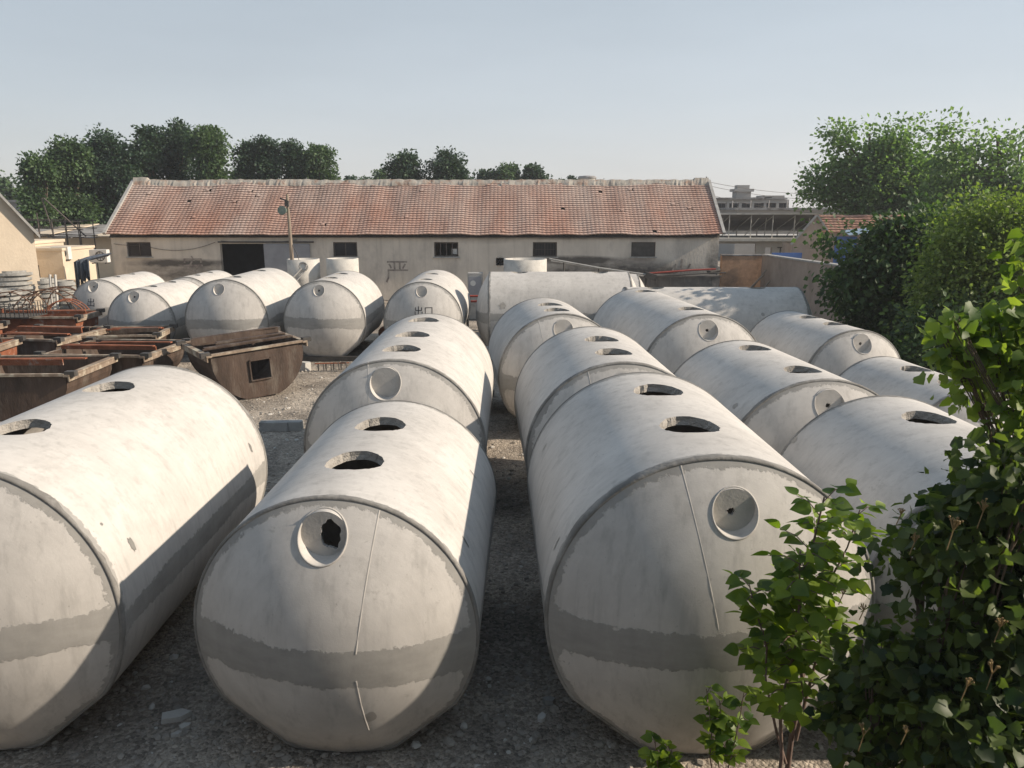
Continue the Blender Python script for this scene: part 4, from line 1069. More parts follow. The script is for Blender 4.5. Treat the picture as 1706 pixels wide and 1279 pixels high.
# cabinet, trough and poles by the facade
def cabinet():
    a = at(791, 455, 33); t = empty('steel_cabinet', (a.x, 33, 0), 0, 'dented grey steel cabinet left of the long white sideways tank', 'cabinet')
    b = MB(); b.box((0, .3, a.z / 2), (.62, .6, a.z)); b.build('body', M['grey'], t)
    c = MB(); c.tube([(-.08, -.03, a.z - .42), (-.08, .02, a.z - .42)], .12, 14); c.build('dial', M['white'], t)
    d = MB(); d.box((0, -.012, a.z * .72), (.52, .02, a.z * .42)); d.build('door', M['panel'], t)
cabinet()
def trough():
    a = at(1083, 455, 37.6); c = at(1200, 455, 37.6); L_ = c.x - a.x
    t = empty('mixing_trough', (a.x, 37.6, 0), 0, 'long dark grey trough under a red pipe by the warehouse right end', 'trough')
    z0, z1 = .75, at(1140, 460, 37.6).z
    b = MB(); b.box((L_ / 2, .5, (z0 + z1) / 2), (L_, 1.0, z1 - z0)); b.box((L_ / 2, -.03, z1), (L_ + .1, .08, .09))
    for k in range(5): b.box((L_ * (k + .5) / 5, -.025, (z0 + z1) / 2), (.06, .05, z1 - z0 - .1))
    b.build('body', M['troughm'], t)
    for x in (.15, L_ * .5, L_ - .15):
        l = MB(); l.box((x, .5, z0 / 2 - .02), (.14, .9, z0)); l.build('leg', M['dkmetal'], t)
    r = MB(); r.tube([(-.2, -.2, z1 + .15), (L_ * .6, -.2, z1 + .32), (L_ * .92, -.2, z1 + .36)], .045, 7); r.build('red_pipe', M['redp'], t)
    r = MB(); r.tube([(-.1, -.25, z1 + .02), (L_ + .2, -.25, z1 + .2)], .035, 6); r.tube([(L_ * .82, -.1, z1 + .2), (L_ * 1.0, .1, z1 + .3)], .09, 8); r.build('steel_pipe', M['dkmetal'], t)
M['troughm'] = mat('scaly_trough_steel', (0.15, 0.14, 0.13), .8, .3, 3, second=(.3, .27, .25), sec_scale=2, sec_lo=.55, sec_hi=.7, coord='World')
M['redp'] = mat('red_paint', (0.30, 0.06, 0.045), .7, .2, 5)
trough()
def conveyor():
    a = at(915, 431, 37.2); c = at(1082, 458, 36.8)
    t = empty('conveyor', (a.x, 37.2, 0), 0, 'thin sloping conveyor beam running down to the grey trough', 'conveyor')
    b = MB(); d = c - a; b.tube([(0, 0, a.z), (d.x * .5, d.y * .5, (a.z + c.z) / 2 - .05), (d.x, d.y, c.z)], .05, 6); b.tube([(0.1, .35, a.z - .12), (d.x, d.y + .35, c.z - .12)], .04, 6); b.build('beam', M['grey'], t)
    for s in (.15, .5, .97):
        l = MB(); l.tube([(d.x * s, d.y * s + .1, 0), (d.x * s, d.y * s + .1, a.z + (c.z - a.z) * s - .04)], .04, 6); l.build('leg', M['dkmetal'], t)
    h = MB(); h.box((d.x + .05, d.y, c.z - .05), (.5, .6, .28), ry=.3); h.build('hopper', M['dkmetal'], t)
conveyor()
def low_rack():
    a = at(776, 493, 30); t = empty('steel_rack', (a.x - .3, 30, 0), 0, 'low dark steel rack with two rails left of the long white sideways tank', 'rack')
    z = a.z
    r = MB(); r.tube([(-.6, 0, z), (1.3, 0, z)], .045, 6); r.tube([(-.6, .1, z - .22), (1.3, .1, z - .22)], .045, 6); r.build('rail', M['redp'], t)
    for x in (-.5, .35, 1.2):
        l = MB(); l.box((x, .15, z / 2), (.09, .3, z)); l.build('leg', M['dkmetal'], t)
low_rack()
def engine_junk(px, py, Y, s, label, seed):
    a = at(px, py, Y); t = empty('scrap_machine', (a.x, Y, 0), R(10), label, 'machine'); r_ = random.Random(seed)
    b = MB(); b.box((0, 0, .25 * s), (.9 * s, .6 * s, .3 * s)); b.box((.1 * s, 0, .55 * s), (.45 * s, .4 * s, .3 * s)); b.build('body', M['dkmetal'], t)
    w = MB(); w.tube([(-.3 * s, -.35 * s, .35 * s), (-.3 * s, -.28 * s, .35 * s)], .26 * s, 16); w.build('wheel', M['rust'], t)
    w = MB(); w.tube([(.3 * s, -.35 * s, .75 * s), (.3 * s, .28 * s, .75 * s)], .12 * s, 12); w.build('drum', M['grey'], t)
engine_junk(655, 520, 27.5, 1.0, 'dark scrap machine in the gap left of the stencilled tank', 1)
engine_junk(640, 548, 24.6, .8, 'smaller rusty scrap machine on the ground right of the banded back row tank', 2)

# unseen house added behind the viewpoint to cut the sky light on tank ends
simple_block('unseen_shade_house', 'unseen grey house added behind the viewpoint to dim the tank ends', 'house', -24, 20, -9, -2.4, 6.0, 'grey', rows=((-12, -10.5, 1, 2.4), (-6, -4.5, 1, 2.4), (6, 7.5, 1, 2.4)), par=.3)

def wires():
    t = empty('power_cable', (10.6, 43.4, 6.0), 0, 'thin cables running from the warehouse gable to the right hand trees', 'cable')
    b = MB()
    for (dz, e) in ((.1, (14, 8, -.1)), (-.1, (14, 8.2, -.5)), (-.55, (13.5, 6, -1.6))):
        b.tube([(e[0] * k / 12, e[1] * k / 12, dz + (e[2] - dz) * k / 12 - .5 * 4 * (k / 12) * (1 - k / 12)) for k in range(13)], .013, 4)
    b.build('cable', M['dkmetal'], t)
    p = MB(); p.tube([(.02, 0, -.4), (.02, 0, .35)], .03, 6); p.build('bracket', M['dkmetal'], t)
wires()

# ------------------------------------------------------------------ steel moulds and yard clutter
def mould(loc, rz, Wd, Ln, H, label, mt='brown', hole=False, roll=0.0, cross=2, inner='rust', group='open half round steel moulds', flat=.22):
    """open-topped half-round trough: end plates, shell, rim angles, cross bars. local X across, Y along"""
    t = empty('steel_mould', (loc[0], loc[1], loc[2] if len(loc) > 2 else 0), 0, label, 'steel mould', group, rot=(0, roll, rz))
    n = 18; prof = []
    hw = Wd / 2
    prof.append((-hw, H))
    for k in range(n + 1):
        a = math.pi + math.pi * k / n
        x = math.cos(a) * hw; z = H * .9 + math.sin(a) * H * .9
        z = max(z, H * flat * .28) if flat else z
        prof.append((x, z - H * flat * .28 if flat else z))
    prof.append((hw, H))
    prof = [(x, max(z, 0)) for x, z in prof]
    s = MB(); th = .02; m = len(prof)
    for i in range(m - 1):
        (xa, za), (xb, zb_) = prof[i], prof[i + 1]
        s.face([(xa, 0, za), (xb, 0, zb_), (xb, Ln, zb_), (xa, Ln, za)], True)
        s.face([(xa * .985, Ln, za + .015), (xb * .985, Ln, zb_ + .015), (xb * .985, 0, zb_ + .015), (xa * .985, 0, za + .015)], True)
    s.build('shell', M[mt], t)
    for y in (0, Ln):
        e = MB(); y0 = y - .02 if y == 0 else y + .02; y1 = y + .012 if y == 0 else y - .012
        if hole and y == 0:
            hx0, hx1, hz0, hz1 = -.26, .26, H * .36, H * .36 + .52
            c = (0, (hz0 + hz1) / 2); sq = []
            outer = [(x, z) for x, z in prof[::-1]] + []
            # top edge closes the outline
            top = [(-hw + Wd * k / 8, H) for k in range(1, 8)]
            outer = outer + top
            q = [(hx1, hz1), (hx1, hz0), (hx0, hz0), (hx0, hz1)]
            ring = []
            for x, z in outer:
                a, b_ = x - c[0], z - c[1]; k = min(abs((hx1 - c[0]) / a) if abs(a) > 1e-6 else 9e9, abs((hz1 - c[1]) / b_) if abs(b_) > 1e-6 else 9e9)
                ring.append((c[0] + a * k, c[1] + b_ * k))
            N_ = len(outer)
            for yy, rev in ((y0, False), (y1, True)):
                vs = [(x, yy, z) for x, z in outer] + [(x, yy, z) for x, z in ring]
                e.add(vs, [(k, (k + 1) % N_, N_ + (k + 1) % N_, N_ + k) for k in range(N_)])
            for k in range(4):
                (xa, za), (xb, zb_) = q[k], q[(k + 1) % 4]
                e.box(((xa + xb) / 2, y0 - .025, (za + zb_) / 2), (abs(xb - xa) + .05, .05, abs(zb_ - za) + .05) if False else (max(abs(xb - xa), .0) + .03, .05, max(abs(zb_ - za), .0) + .03))
        else:
            e.face([(x, y0, z) for x, z in prof[::-1]]); e.face([(x, y1, z) for x, z in prof])
        e.build('end_plate', M[mt], t)
    r = MB()
    for sx in (-1, 1):
        r.box((sx * (hw + .05), Ln / 2, H - .02), (.13, Ln + .2, .05)); r.box((sx * (hw + .10), Ln / 2, H - .09), (.03, Ln + .2, .12))
    for y in (-.05, Ln + .05): r.box((0, y, H + .0), (Wd - .02, .09, .06))
    r.build('rim', M['rimm'], t)
    for k in range(cross):
        y = Ln * (k + 1) / (cross + 1); c = MB(); q_ = random.Random(int(loc[0] * 100) + k); y += q_.uniform(-.15, .15); hh_ = q_.choice((.06, .10, .15, .04)); wd_ = Wd * q_.choice((1, 1, .8, .55)); c.box(((Wd - wd_) / 2 * q_.choice((-1, 1)), y, H + .02 + hh_ / 2), (wd_, .035, hh_), rx=q_.uniform(-.25, .25), rz=q_.uniform(-.06, .06)); c.box(((Wd - wd_) / 2, y + .06, H + .03 + hh_ * .9), (wd_ * .95, .12, .03), rz=q_.uniform(-.05, .05)); c.build('cross_bar', M[q_.choice((inner, inner, mt, 'brown'))], t)
    for sx, y in ((-1, 0.0), (1, 0.0), (-1, Ln), (1, Ln)):
        l = MB(); l.box((sx * (hw + .12), y, H + .02), (.22, .16, .12)); l.build('lug', M['dkmetal'], t)
    return t
M['rimm'] = mat('cement_crusted_rim', (0.26, 0.20, 0.15), .85, .3, 6, second=(.42, .38, .3), sec_scale=3, sec_lo=.5, sec_hi=.62, coord='World')

p = at(428, 652, 19.6)
mould((p.x + .30, 19.2, 0), R(37), 2.35, 2.2, 1.27, 'brown half round steel mould with a square hole in its end plate', hole=True, roll=R(-3), cross=3, inner='brown')
mould((-11.45, 16.9, 0), R(2), 2.75, 2.15, 1.06, 'nearest left brown mould, its end plate facing the nearest tank', cross=1)
mould((-10.75, 19.35, 0), R(-4), 2.6, 2.2, 1.04, 'brown mould with a cement crusted rim, just left of the square hole mould', cross=2)
mould((-14.4, 18.3, 0), R(6), 2.3, 2.2, 1.25, 'rust red open mould at the left edge behind the nearest brown one', 'rust', cross=2)
mould((-13.8, 21.3, 0), R(-7), 2.1, 2.2, 1.12, 'brown mould in the middle of the pile, behind the left edge one', cross=3)
mould((-11.6, 22.3, 0), R(8), 2.0, 1.7, 1.05, 'mould just below the small back row tank with the diagonal shadow', cross=2)
mould((-17.0, 21.6, 0), R(-4), 2.2, 2.0, 1.25, 'bright rust red ribbed mould at the left edge', 'rust', cross=2)
mould((-15.2, 24.4, 0), R(3), 2.4, 1.5, 1.30, 'rust red mould under the wire hoops at the left', 'rust', cross=1)
mould((-17.8, 24.2, 0), R(-3), 2.2, 1.8, 1.32, 'rust red mould under the dark wire crate', 'rust', cross=1)

def gridbox(x, y, z, rz, label):
    t = empty('wire_crate', (x, y, z), rz, label, 'crate'); b = MB()
    for k in range(15): b.box((-1 + k * .143, 0, .25), (.02, .02, .45))
    for k in range(4): b.box((0, 0, .03 + k * .14), (2.0, .02, .02))
    b.build('front_mesh', M['dkmetal'], t); c = MB()
    for k in range(8): c.box((-1, k * .14, .25), (.02, .02, .45)); c.box((1, k * .14, .25), (.02, .02, .45))
    c.box((0, .5, .02), (2, 1, .03)); c.build('side_mesh', M['dkmetal'], t)
gridbox(-16.2, 24.0, 1.32, 0, 'dark wire mesh crate on top of the rust red moulds at left')

def hoop_cage(x, y, r_, L_, n, label, rz=0, mt='cage', z=0):
    t = empty('rebar_cage', (x, y, z), rz, label, 'rebar cage', 'arched rebar cages beside the back row')
    h = MB()
    for k in range(n):
        yy = L_ * k / max(1, n - 1)
        h.tube([(r_ * math.cos(math.pi * i / 16), yy, r_ * math.sin(math.pi * i / 16) * 1.15) for i in range(17)], .022, 5, False)
    h.build('hoop', M[mt], t); b = MB()
    for i in range(1, 16, 2):
        a = math.pi * i / 16; b.tube([(r_ * math.cos(a), -.1, r_ * math.sin(a) * 1.15), (r_ * math.cos(a), L_ + .1, r_ * math.sin(a) * 1.15)], .012, 4, False)
    b.build('lengthwise_bar', M[mt], t)
M['cage'] = mat('rusted_rebar', (0.13, 0.075, 0.05), .85, .3, 10)
hoop_cage(at(20, 500, 27).x, 26.8, 1.0, .8, 2, 'leftmost rebar arch, at the picture edge', 0, z=.7)
hoop_cage(at(60, 500, 27).x, 27.4, 1.25, 1.4, 3, 'wide triple rebar arch in the middle of the row of hoops', .15, z=.4)
hoop_cage(at(40, 500, 27).x, 28.4, .95, .9, 2, 'small rebar arch behind the wide triple arch', -.2, z=.7)
hoop_cage(at(98, 500, 26).x, 26.2, .75, .7, 3, 'reddish narrow rebar arch closest to the leftmost back row tank', .3, 'rust', z=.75)

# stacks of round concrete covers
def cover_stack(px, pytop, Y, wpx, n, dz, who):
    p = at(px, pytop, Y); r_ = (at(px + wpx / 2, 460, Y).x - at(px - wpx / 2, 460, Y).x) / 2
    for k in range(n):
        z = p.z - dz * (k + 1); rr = random.Random(k + int(px)); b = MB()
        ro = r_ * rr.uniform(.97, 1.02)
        b.lathe([(.01, 0), (ro, 0), (ro, dz - .075), (.01, dz - .075)], n=36, sm=False); b.lathe([(ro * .86, dz - .076), (ro * .86, dz - .002)], n=24, sm=False)
        ordn = ('topmost', 'second', 'third', 'fourth', 'fifth', 'sixth', 'seventh', 'eighth', 'ninth', 'tenth')[k]
        o = b.build('concrete_cover', M['coverm'], None, (p.x + rr.uniform(-.04, .04), Y + rr.uniform(-.04, .04), z))
        tag(o, ('topmost' if k == 0 else ordn + ' from top') + ' round concrete cover in the ' + who, 'concrete cover', 'stacked round concrete covers')
M['coverm'] = mat('weathered_cover_concrete', (0.33, 0.325, 0.305), .9, .2, 4, second=(.2, .195, .18), sec_scale=3, sec_lo=.5, sec_hi=.7, bump=.5, bump_scale=30, coord='World')
cover_stack(20, 449, 30.0, 72, 10, .18, 'tallest stack against the cream hall')
cover_stack(74, 463, 30.4, 36, 8, .18, 'middle stack, between the tallest and the smallest')
cover_stack(106, 467, 30.8, 32, 7, .18, 'smallest stack near the low cream wall')
cover_stack(2, 482, 28.0, 56, 6, .18, 'nearest stack cut by the left edge')

# ladder-like plank leaning on the cream hall
b = MB(); b.tube([(0, 0, 0), (-.18, .5, 2.2)], .05, 4); b.tube([(.2, 0, 0), (.02, .5, 2.2)], .05, 4); b.box((.1, .02, 1.0), (.3, .04, .05)); o = b.build('timber_plank', M['pale'], None, (at(78, 460, 29.3).x, 29.3, 0)); tag(o, 'pair of pale planks leaning on the corner of the cream hall', 'plank')

# cast trough between the rows
def cast_trough():
    a = at(790, 560, 17.2); t = empty('concrete_trough', (a.x, 17.4, 0), R(-4), 'grey concrete trough squeezed between the two middle tank rows', 'trough')
    b = MB(); w, h, Ln = .62, 1.28, 1.6
    prof = [(-.34, 0), (.2, 0), (.32, h * .45), (.36, h * .8), (.36, h), (-.36, h), (-.36, h * .8), (-.36, h * .4)]
    for i in range(len(prof)):
        (xa, za), (xb, zb_) = prof[i], prof[(i + 1) % len(prof)]
        if i == 4: continue
        b.face([(xa, 0, za), (xb, 0, zb_), (xb, Ln, zb_), (xa, Ln, za)])
    b.face([(x, 0, z) for x, z in prof]); b.face([(x, Ln, z) for x, z in prof[::-1]]); b.face([(-.36, 0, h - .3), (.36, 0, h - .3), (.36, Ln, h - .3), (-.36, Ln, h - .3)])
    b.build('body', M['grey'], t)
    r = MB(); r.box((-.36, Ln / 2, h), (.07, Ln + .08, .09)); r.box((.36, Ln / 2, h), (.07, Ln + .08, .09)); r.box((0, -.0, h), (.64, .07, .09)); r.box((0, Ln, h), (.64, .07, .09)); r.build('rim', M['pale'], t)
cast_trough()
# kerb blocks lying in the lane left of the long middle tank
def beam(px, py, Y, L_, label):
    p = at(px, py, Y); b = MB(); b.box((0, 0, .11), (L_, .22, .22)); o = b.build('concrete_block', M['grey'], None, (p.x, Y, gz(p.x, Y) - .04), .03)
    md = o.modifiers.new('worn_edges', 'BEVEL'); md.width = .02; md.segments = 2; tag(o, label, 'concrete block')
beam(457, 706, 16.2, .62, 'longer grey concrete block lying left of the long middle tank')
beam(491, 705, 16.25, .33, 'short grey concrete block touching the longer one')
beam(812, 602, 19.3, .35, 'small pale block in the lane by the concrete trough')
def rubble_piece(px, py, Y, s, label, seed, mt='pale'):
    slab('stone', at(px, py, Y)[:2], (s, s * .7, s * .5), seed * 1.3, label, seed, mt)
rubble_piece(508, 607, 22.5, .5, 'pale stone at the foot of the banded back row tank', 21)
rubble_piece(286, 607, 21.6, .4, 'small yellowish stone left of the square hole mould', 22)
rubble_piece(305, 606, 21.4, .5, 'grey stone just left of the square hole mould', 23, 'grey')
def scrap_bars():
    p = at(530, 607, 22.3); t = empty('bent_rebar', (p.x, 22.3, 0), .2, 'small rusty bent frame of bars on the gravel', 'bent rebar'); b = MB()
    for k in range(4): b.tube([(k * .22, 0, 0), (k * .22, .05, .22), (k * .22 + .14, .05, .22), (k * .22 + .16, 0, .0)], .02, 5)
    b.build('bar', M['dkmetal'], t)
    c = MB(); c.tube([(-.1, .03, .22), (.9, .06, .2)], .02, 5); c.build('rail', M['rust'], t)
scrap_bars()
# timber bearers under the banded back row tank
for k, (yy, lab) in enumerate(((24.2, 'dark timber bearer under the near end of the banded back row tank'),)):
    b = MB(); b.box((0, 0, .06), (1.9, .22, .16)); o = b.build('timber_bearer', M['dkmetal'], None, (-5.8, yy - .28, 0)); tag(o, lab, 'bearer')

# ------------------------------------------------------------------ vegetation
def leaf_template(kind):
    if kind == 'quad':
        return np.array([(0, 0, 0), (.36, .5, .05), (0, 1, -.06), (-.36, .5, .05)], float), np.array([(0, 1, 2, 3)])
    if kind == 'ovate':
        v = [0, .08, .25, .45, .65, .85, 1]; w = [.01, .24, .41, .42, .31, .14, .005]; e = v
    else:
        v = [0, .10, .24, .36, .50, .62, .82, 1]; w = [.01, .36, .46, .43, .51, .40, .22, .005]; e = [0, -.06, .14, .30, .50, .60, .82, 1]
    V = []
    for vi, wi, ei in zip(v, w, e):
        zb_ = -.22 * vi * vi
        V += [(0, vi, zb_), (wi, ei, zb_ + .22 * wi), (-wi, ei, zb_ + .22 * wi)]
    F = []
    for i in range(len(v) - 1):
        a = 3 * i; F += [(a, a + 1, a + 4, a + 3), (a, a + 3, a + 5, a + 2)]
    return np.array(V, float), np.array(F)
TPL = {k: leaf_template(k) for k in ('quad', 'ovate', 'lobed')}

def norm(a): return a / np.maximum(np.linalg.norm(a, axis=1, keepdims=True), 1e-9)
def leaf_mesh(name, pos, dirs, nrm, size, m, kind='quad'):
    T, F = TPL[kind]; N_ = len(pos)
    y = norm(dirs); x = norm(np.cross(y, nrm)); z = np.cross(x, y)
    Fm = np.stack([x, y, z], axis=1)                        # (N,3,3) rows are axes
    V = pos[:, None, :] + size[:, None, None] * np.einsum('tk,nkj->ntj', T, Fm)
    nt_ = len(T); FF = (F[None, :, :] + (np.arange(N_) * nt_)[:, None, None]).reshape(-1, 4)
    return npmesh(name, V.reshape(-1, 3), FF, m, 4, kind != 'quad')

def crown(blobs, n_clump, n_leaf, lsize, seed, m, kind='quad', sig=.38, droop=.3, fill=.35, up=.6, spread=(1, 1, .75)):
    """leaf clumps through a set of ellipsoid lobes (cx,cy,cz,rx,ry,rz)"""
    g = np.random.default_rng(seed); vol = np.array([b[3] * b[4] * b[5] for b in blobs]) ** .67; vol /= vol.sum()
    P = []; D = []; Nn = []; Sz = []
    for i, b in enumerate(blobs):
        k = max(3, int(n_clump * vol[i]))
        d = norm(g.normal(size=(k, 3))); rad = np.where(g.random(k) < fill, g.random(k) ** .5, .78 + .28 * g.random(k))
        c = np.array(b[:3]) + d * rad[:, None] * np.array(b[3:])
        for j in range(k):
            nl = int(n_leaf * (.5 + g.random())); s = sig * (.6 + .8 * g.random())
            q = np.clip(g.normal(size=(nl, 3)), -1.7, 1.7) * s * np.array(spread)
            P.append(c[j] + q); out = norm(q * .7 + d[j] * .8 + g.normal(size=(nl, 3)) * .5)
            dd = out + np.array((0, 0, -droop)); D.append(dd)
            Nn.append(g.normal(size=(nl, 3)) * .7 + np.array((0, 0, up)) + d[j] * .5)
            Sz.append(lsize * (.6 + .8 * g.random(nl)))
    return leaf_mesh('crown', np.concatenate(P), np.concatenate(D), np.concatenate(Nn), np.concatenate(Sz), m, kind)

def tree(name, label, base, blobs, mt, n_clump, n_leaf, lsize, seed, group=None, trunk_r=.16, sig=.38, kind='quad', cat='tree', fill=.35, bark='bark', spread=(1, 1, .75), droop=.3):
    t = empty(name, (base[0], base[1], 0), 0, label, cat, group); B = [(b[0] - base[0], b[1] - base[1]) + tuple(b[2:]) for b in blobs]
    me = crown(B, n_clump, n_leaf, lsize, seed, mt, kind, sig, fill=fill, spread=spread, droop=droop); add_mesh('crown', me, t)
    r_ = random.Random(seed); tb = MB(); topz = max(b[2] for b in B); mx = sum(b[0] for b in B) / len(B); my = sum(b[1] for b in B) / len(B)
    pts = [(0, 0, -.1)] + [(mx * s + r_.uniform(-.1, .1), my * s + r_.uniform(-.1, .1), topz * s) for s in (.2, .4, .6, .8, 1)]
    tb.tube(pts, [trunk_r * k for k in (1.25, 1, .85, .65, .45, .2)], 8)
    for b in B:
        s = r_.uniform(.3, .6); z0 = min(topz * s, b[2] * .7); st = Vector((mx * z0 / topz, my * z0 / topz, z0)); en = Vector(b[:3])
        mid = (st + en) / 2 + Vector((r_.uniform(-.1, .1), r_.uniform(-.1, .1), .12 * (en - st).length)); tb.tube([st, mid, en], [trunk_r * .4, trunk_r * .25, trunk_r * .08], 6)
    tb.build('trunk', M[bark], t); return t

M['leaf_far'] = leafmat('far_poplar_leaves', (0.026, 0.055, 0.028), (0.090, 0.150, 0.055), .22, scale=.6)
M['leaf_far2'] = leafmat('far_dark_leaves', (0.016, 0.038, 0.026), (0.052, 0.098, 0.048), .2, scale=.6)
M['leaf_mid'] = leafmat('mulberry_leaves', (0.060, 0.115, 0.050), (0.185, 0.275, 0.120), .45, scale=.6)
M['leaf_dark'] = leafmat('shaded_shrub_leaves', (0.026, 0.056, 0.026), (0.095, 0.155, 0.060), .36, scale=1)
M['leaf_yel'] = leafmat('yellow_green_leaves', (0.070, 0.115, 0.030), (0.210, 0.270, 0.070), .4, scale=1.2)
M['leaf_sap'] = leafmat('fresh_sapling_leaves', (0.045, 0.095, 0.018), (0.220, 0.310, 0.045), .5, tcol=(2.0, 2.0, .5), rough=.45, scale=4, spec=.4)
M['leaf_bush'] = leafmat('dark_lobed_leaves', (0.016, 0.036, 0.016), (0.110, 0.150, 0.040), .4, tcol=(1.8, 2.0, .7), rough=.5, scale=3)
M['leaf_vine'] = leafmat('sunlit_vine_leaves', (0.060, 0.115, 0.025), (0.210, 0.290, 0.070), .48, tcol=(1.9, 1.9, .6), rough=.5, scale=3)

def pxblob(px, py, Y, rpx, rpy=None, dy=0):
    c = at(px, py, Y + dy); k = Y / 1280.0 * 1.0; rpy = rpy or rpx
    return (c.x, Y + dy, c.z, rpx * k, (rpx + rpy) / 2 * k, rpy * k)

# trees beyond the warehouse: (px centre, px top, half width px, depth, material, crown base py)
far = [
    (64, 262, 21, 56, 0, 'bushy tree at the far left end of the trees behind the warehouse'),
    (112, 240, 34, 58, 0, 'broad green tree behind the low sheds at left'),
    (178, 228, 38, 60, 0, 'tall broad green tree just left of the warehouse ridge end'),
    (246, 216, 30, 62, 1, 'dark tree rising behind the left end of the warehouse ridge'),
    (296, 210, 30, 64, 1, 'dark tree, second of the dense trio behind the left ridge'),
    (346, 210, 29, 62, 1, 'widest dark tree of the dense trio behind the left ridge'),
    (414, 240, 16, 66, 1, 'slim dark tree directly right of the dense trio'),
    (444, 232, 18, 66, 1, 'slim tallest tree behind the lamp pole'),
    (486, 240, 18, 66, 1, 'slim tree just right of the lamp pole top'),
    (532, 244, 22, 66, 1, 'pointed tree at the right end of the group behind the lamp pole'),
    (676, 256, 29, 70, 1, 'round dark tree, left one of the lone pair above the middle of the ridge'),
    (742, 255, 31, 70, 1, 'pointed dark tree, right one of the lone pair above the middle of the ridge'),
    (812, 285, 18, 84, 1, 'low spiky tree, left of the low trio above the ridge'),
    (846, 277, 22, 84, 1, 'low spiky tree, middle of the low trio above the ridge'),
    (890, 279, 17, 84, 1, 'low spiky tree, right of the low trio above the ridge'),
    (582, 296, 9, 90, 1, 'tiny tree top just right of the group behind the lamp pole'),
    (606, 301, 7, 90, 1, 'tiniest tree top between the two bigger tree groups'),
    (634, 291, 8, 84, 1, 'tiny tree top left of the lone pair'),
    (934, 303, 5, 100, 1, 'small tree tip poking over the ridge left of the round tower'),
    (954, 297, 7, 110, 1, 'tree tip touching the left side of the round tower'),
    (992, 302, 5, 110, 1, 'tree tip touching the right side of the round tower'),
]
for i, (px, top, hw, Y, mk, lab) in enumerate(far):
    r_ = random.Random(100 + i); big = hw > 14; bl = []
    bot = 392 if px < 200 else 330
    c0 = at(px, top, Y); hw *= .88 if px > 200 else (1.25 if px > 100 else .95); mk = (0, 1)[(i * 7 + 1) % 3 == 0] if px < 200 else (1, 0)[i % 4 == 1]; top += 5 if big else 0
    n = 10 if big else 4
    H_ = bot - top
    for k in range(n):
        s = (k + .5) / n; py = top + H_ * (.06 + .94 * s)
        wr = hw * min(1, .55 + 1.0 * s) if big else hw * .7
        off = r_.uniform(-.8, .8) * wr * (s ** .35); rr_ = max(hw * .24, wr * r_.uniform(.38, .60))
        bl.append(pxblob(px + off, py, Y, rr_, rr_ * r_.uniform(1.0, 1.5), dy=r_.uniform(-1, 1)))
    bl.append(pxblob(px + r_.uniform(-2, 2), top + hw * .36, Y, hw * .22, hw * .34))
    if big:
        for k in range(9):
            u_ = r_.uniform(-1, 1); bl.append(pxblob(px + hw * u_, top + hw * (.15 + 1.1 * abs(u_) ** 1.6) + r_.uniform(-4, 7), Y, hw * r_.uniform(.10, .17), hw * r_.uniform(.28, .5)))
    tree('broadleaf_tree', lab, (c0.x, Y), bl, M['leaf_far'] if mk == 0 else M['leaf_far2'], int((190 if big else 30) * (hw / 26 if big else 1)), 72, .23 if Y < 80 else .3, 200 + i, 'trees beyond the warehouse', .2, sig=.36, fill=.25)
# hazy trees behind the far house
bl = [pxblob(px, py, 90, r, r * 1.1) for px, py, r in ((6, 322, 16), (26, 312, 15), (44, 330, 14), (14, 345, 20), (-14, 318, 18), (36, 350, 18))]
tree('broadleaf_tree', 'pale hazy tree behind the cream hall and the far house', (at(20, 340, 90).x, 90), bl, M['leaf_far'], 130, 22, .45, 77, 'trees beyond the warehouse', .2, sig=.5)

# right hand trees
def blist(Y, L_): return [pxblob(a, b_, Y + (c[0] if c else 0), r, r2) for a, b_, r, r2, *c in L_]
bl = blist(48, [(1452, 285, 40, 30), (1468, 238, 26, 22), (1425, 320, 36, 36), (1500, 310, 50, 40), (1560, 310, 44, 36), (1490, 262, 30, 22), (1395, 240, 12, 10), (1362, 292, 10, 9), (1350, 326, 13, 8), (1374, 310, 16, 14), (1440, 355, 50, 26), (1520, 365, 60, 38), (1412, 272, 16, 12), (1520, 226, 13, 12), (1398, 222, 8, 7)])
tree('broadleaf_tree', 'large tree with loose outer sprigs rising behind the tiled house', (22.5, 48), bl, M['leaf_mid'], 270, 105, .24, 31, 'big trees along the right edge', .3, sig=.50, fill=.2)
bl = blist(44, [(1600, 290, 36, 26), (1578, 226, 15, 14), (1586, 258, 16, 14), (1640, 246, 22, 16), (1690, 285, 36, 26), (1730, 325, 60, 40), (1620, 335, 56, 36), (1680, 345, 60, 40), (1572, 350, 46, 40), (1698, 246, 20, 12), (1790, 350, 70, 60), (1640, 400, 80, 50), (1590, 420, 50, 40)])
tree('broadleaf_tree', 'large tree with sky gaps at the right edge above the yellow green one', (29.5, 44), bl, M['leaf_mid'], 270, 105, .24, 32, 'big trees along the right edge', .3, sig=.50, fill=.2)
bl = blist(19, [(1640, 372, 52, 34), (1600, 400, 44, 34), (1685, 380, 50, 44), (1650, 440, 66, 56), (1590, 470, 50, 50), (1700, 470, 60, 60), (1640, 520, 70, 46), (1570, 520, 40, 40), (1745, 420, 60, 70)])
tree('willow_tree', 'dense yellow green tree in front of the big right trees', (12.2, 19), bl, M['leaf_yel'], 420, 70, .105, 33, None, .14, sig=.30, fill=.3)
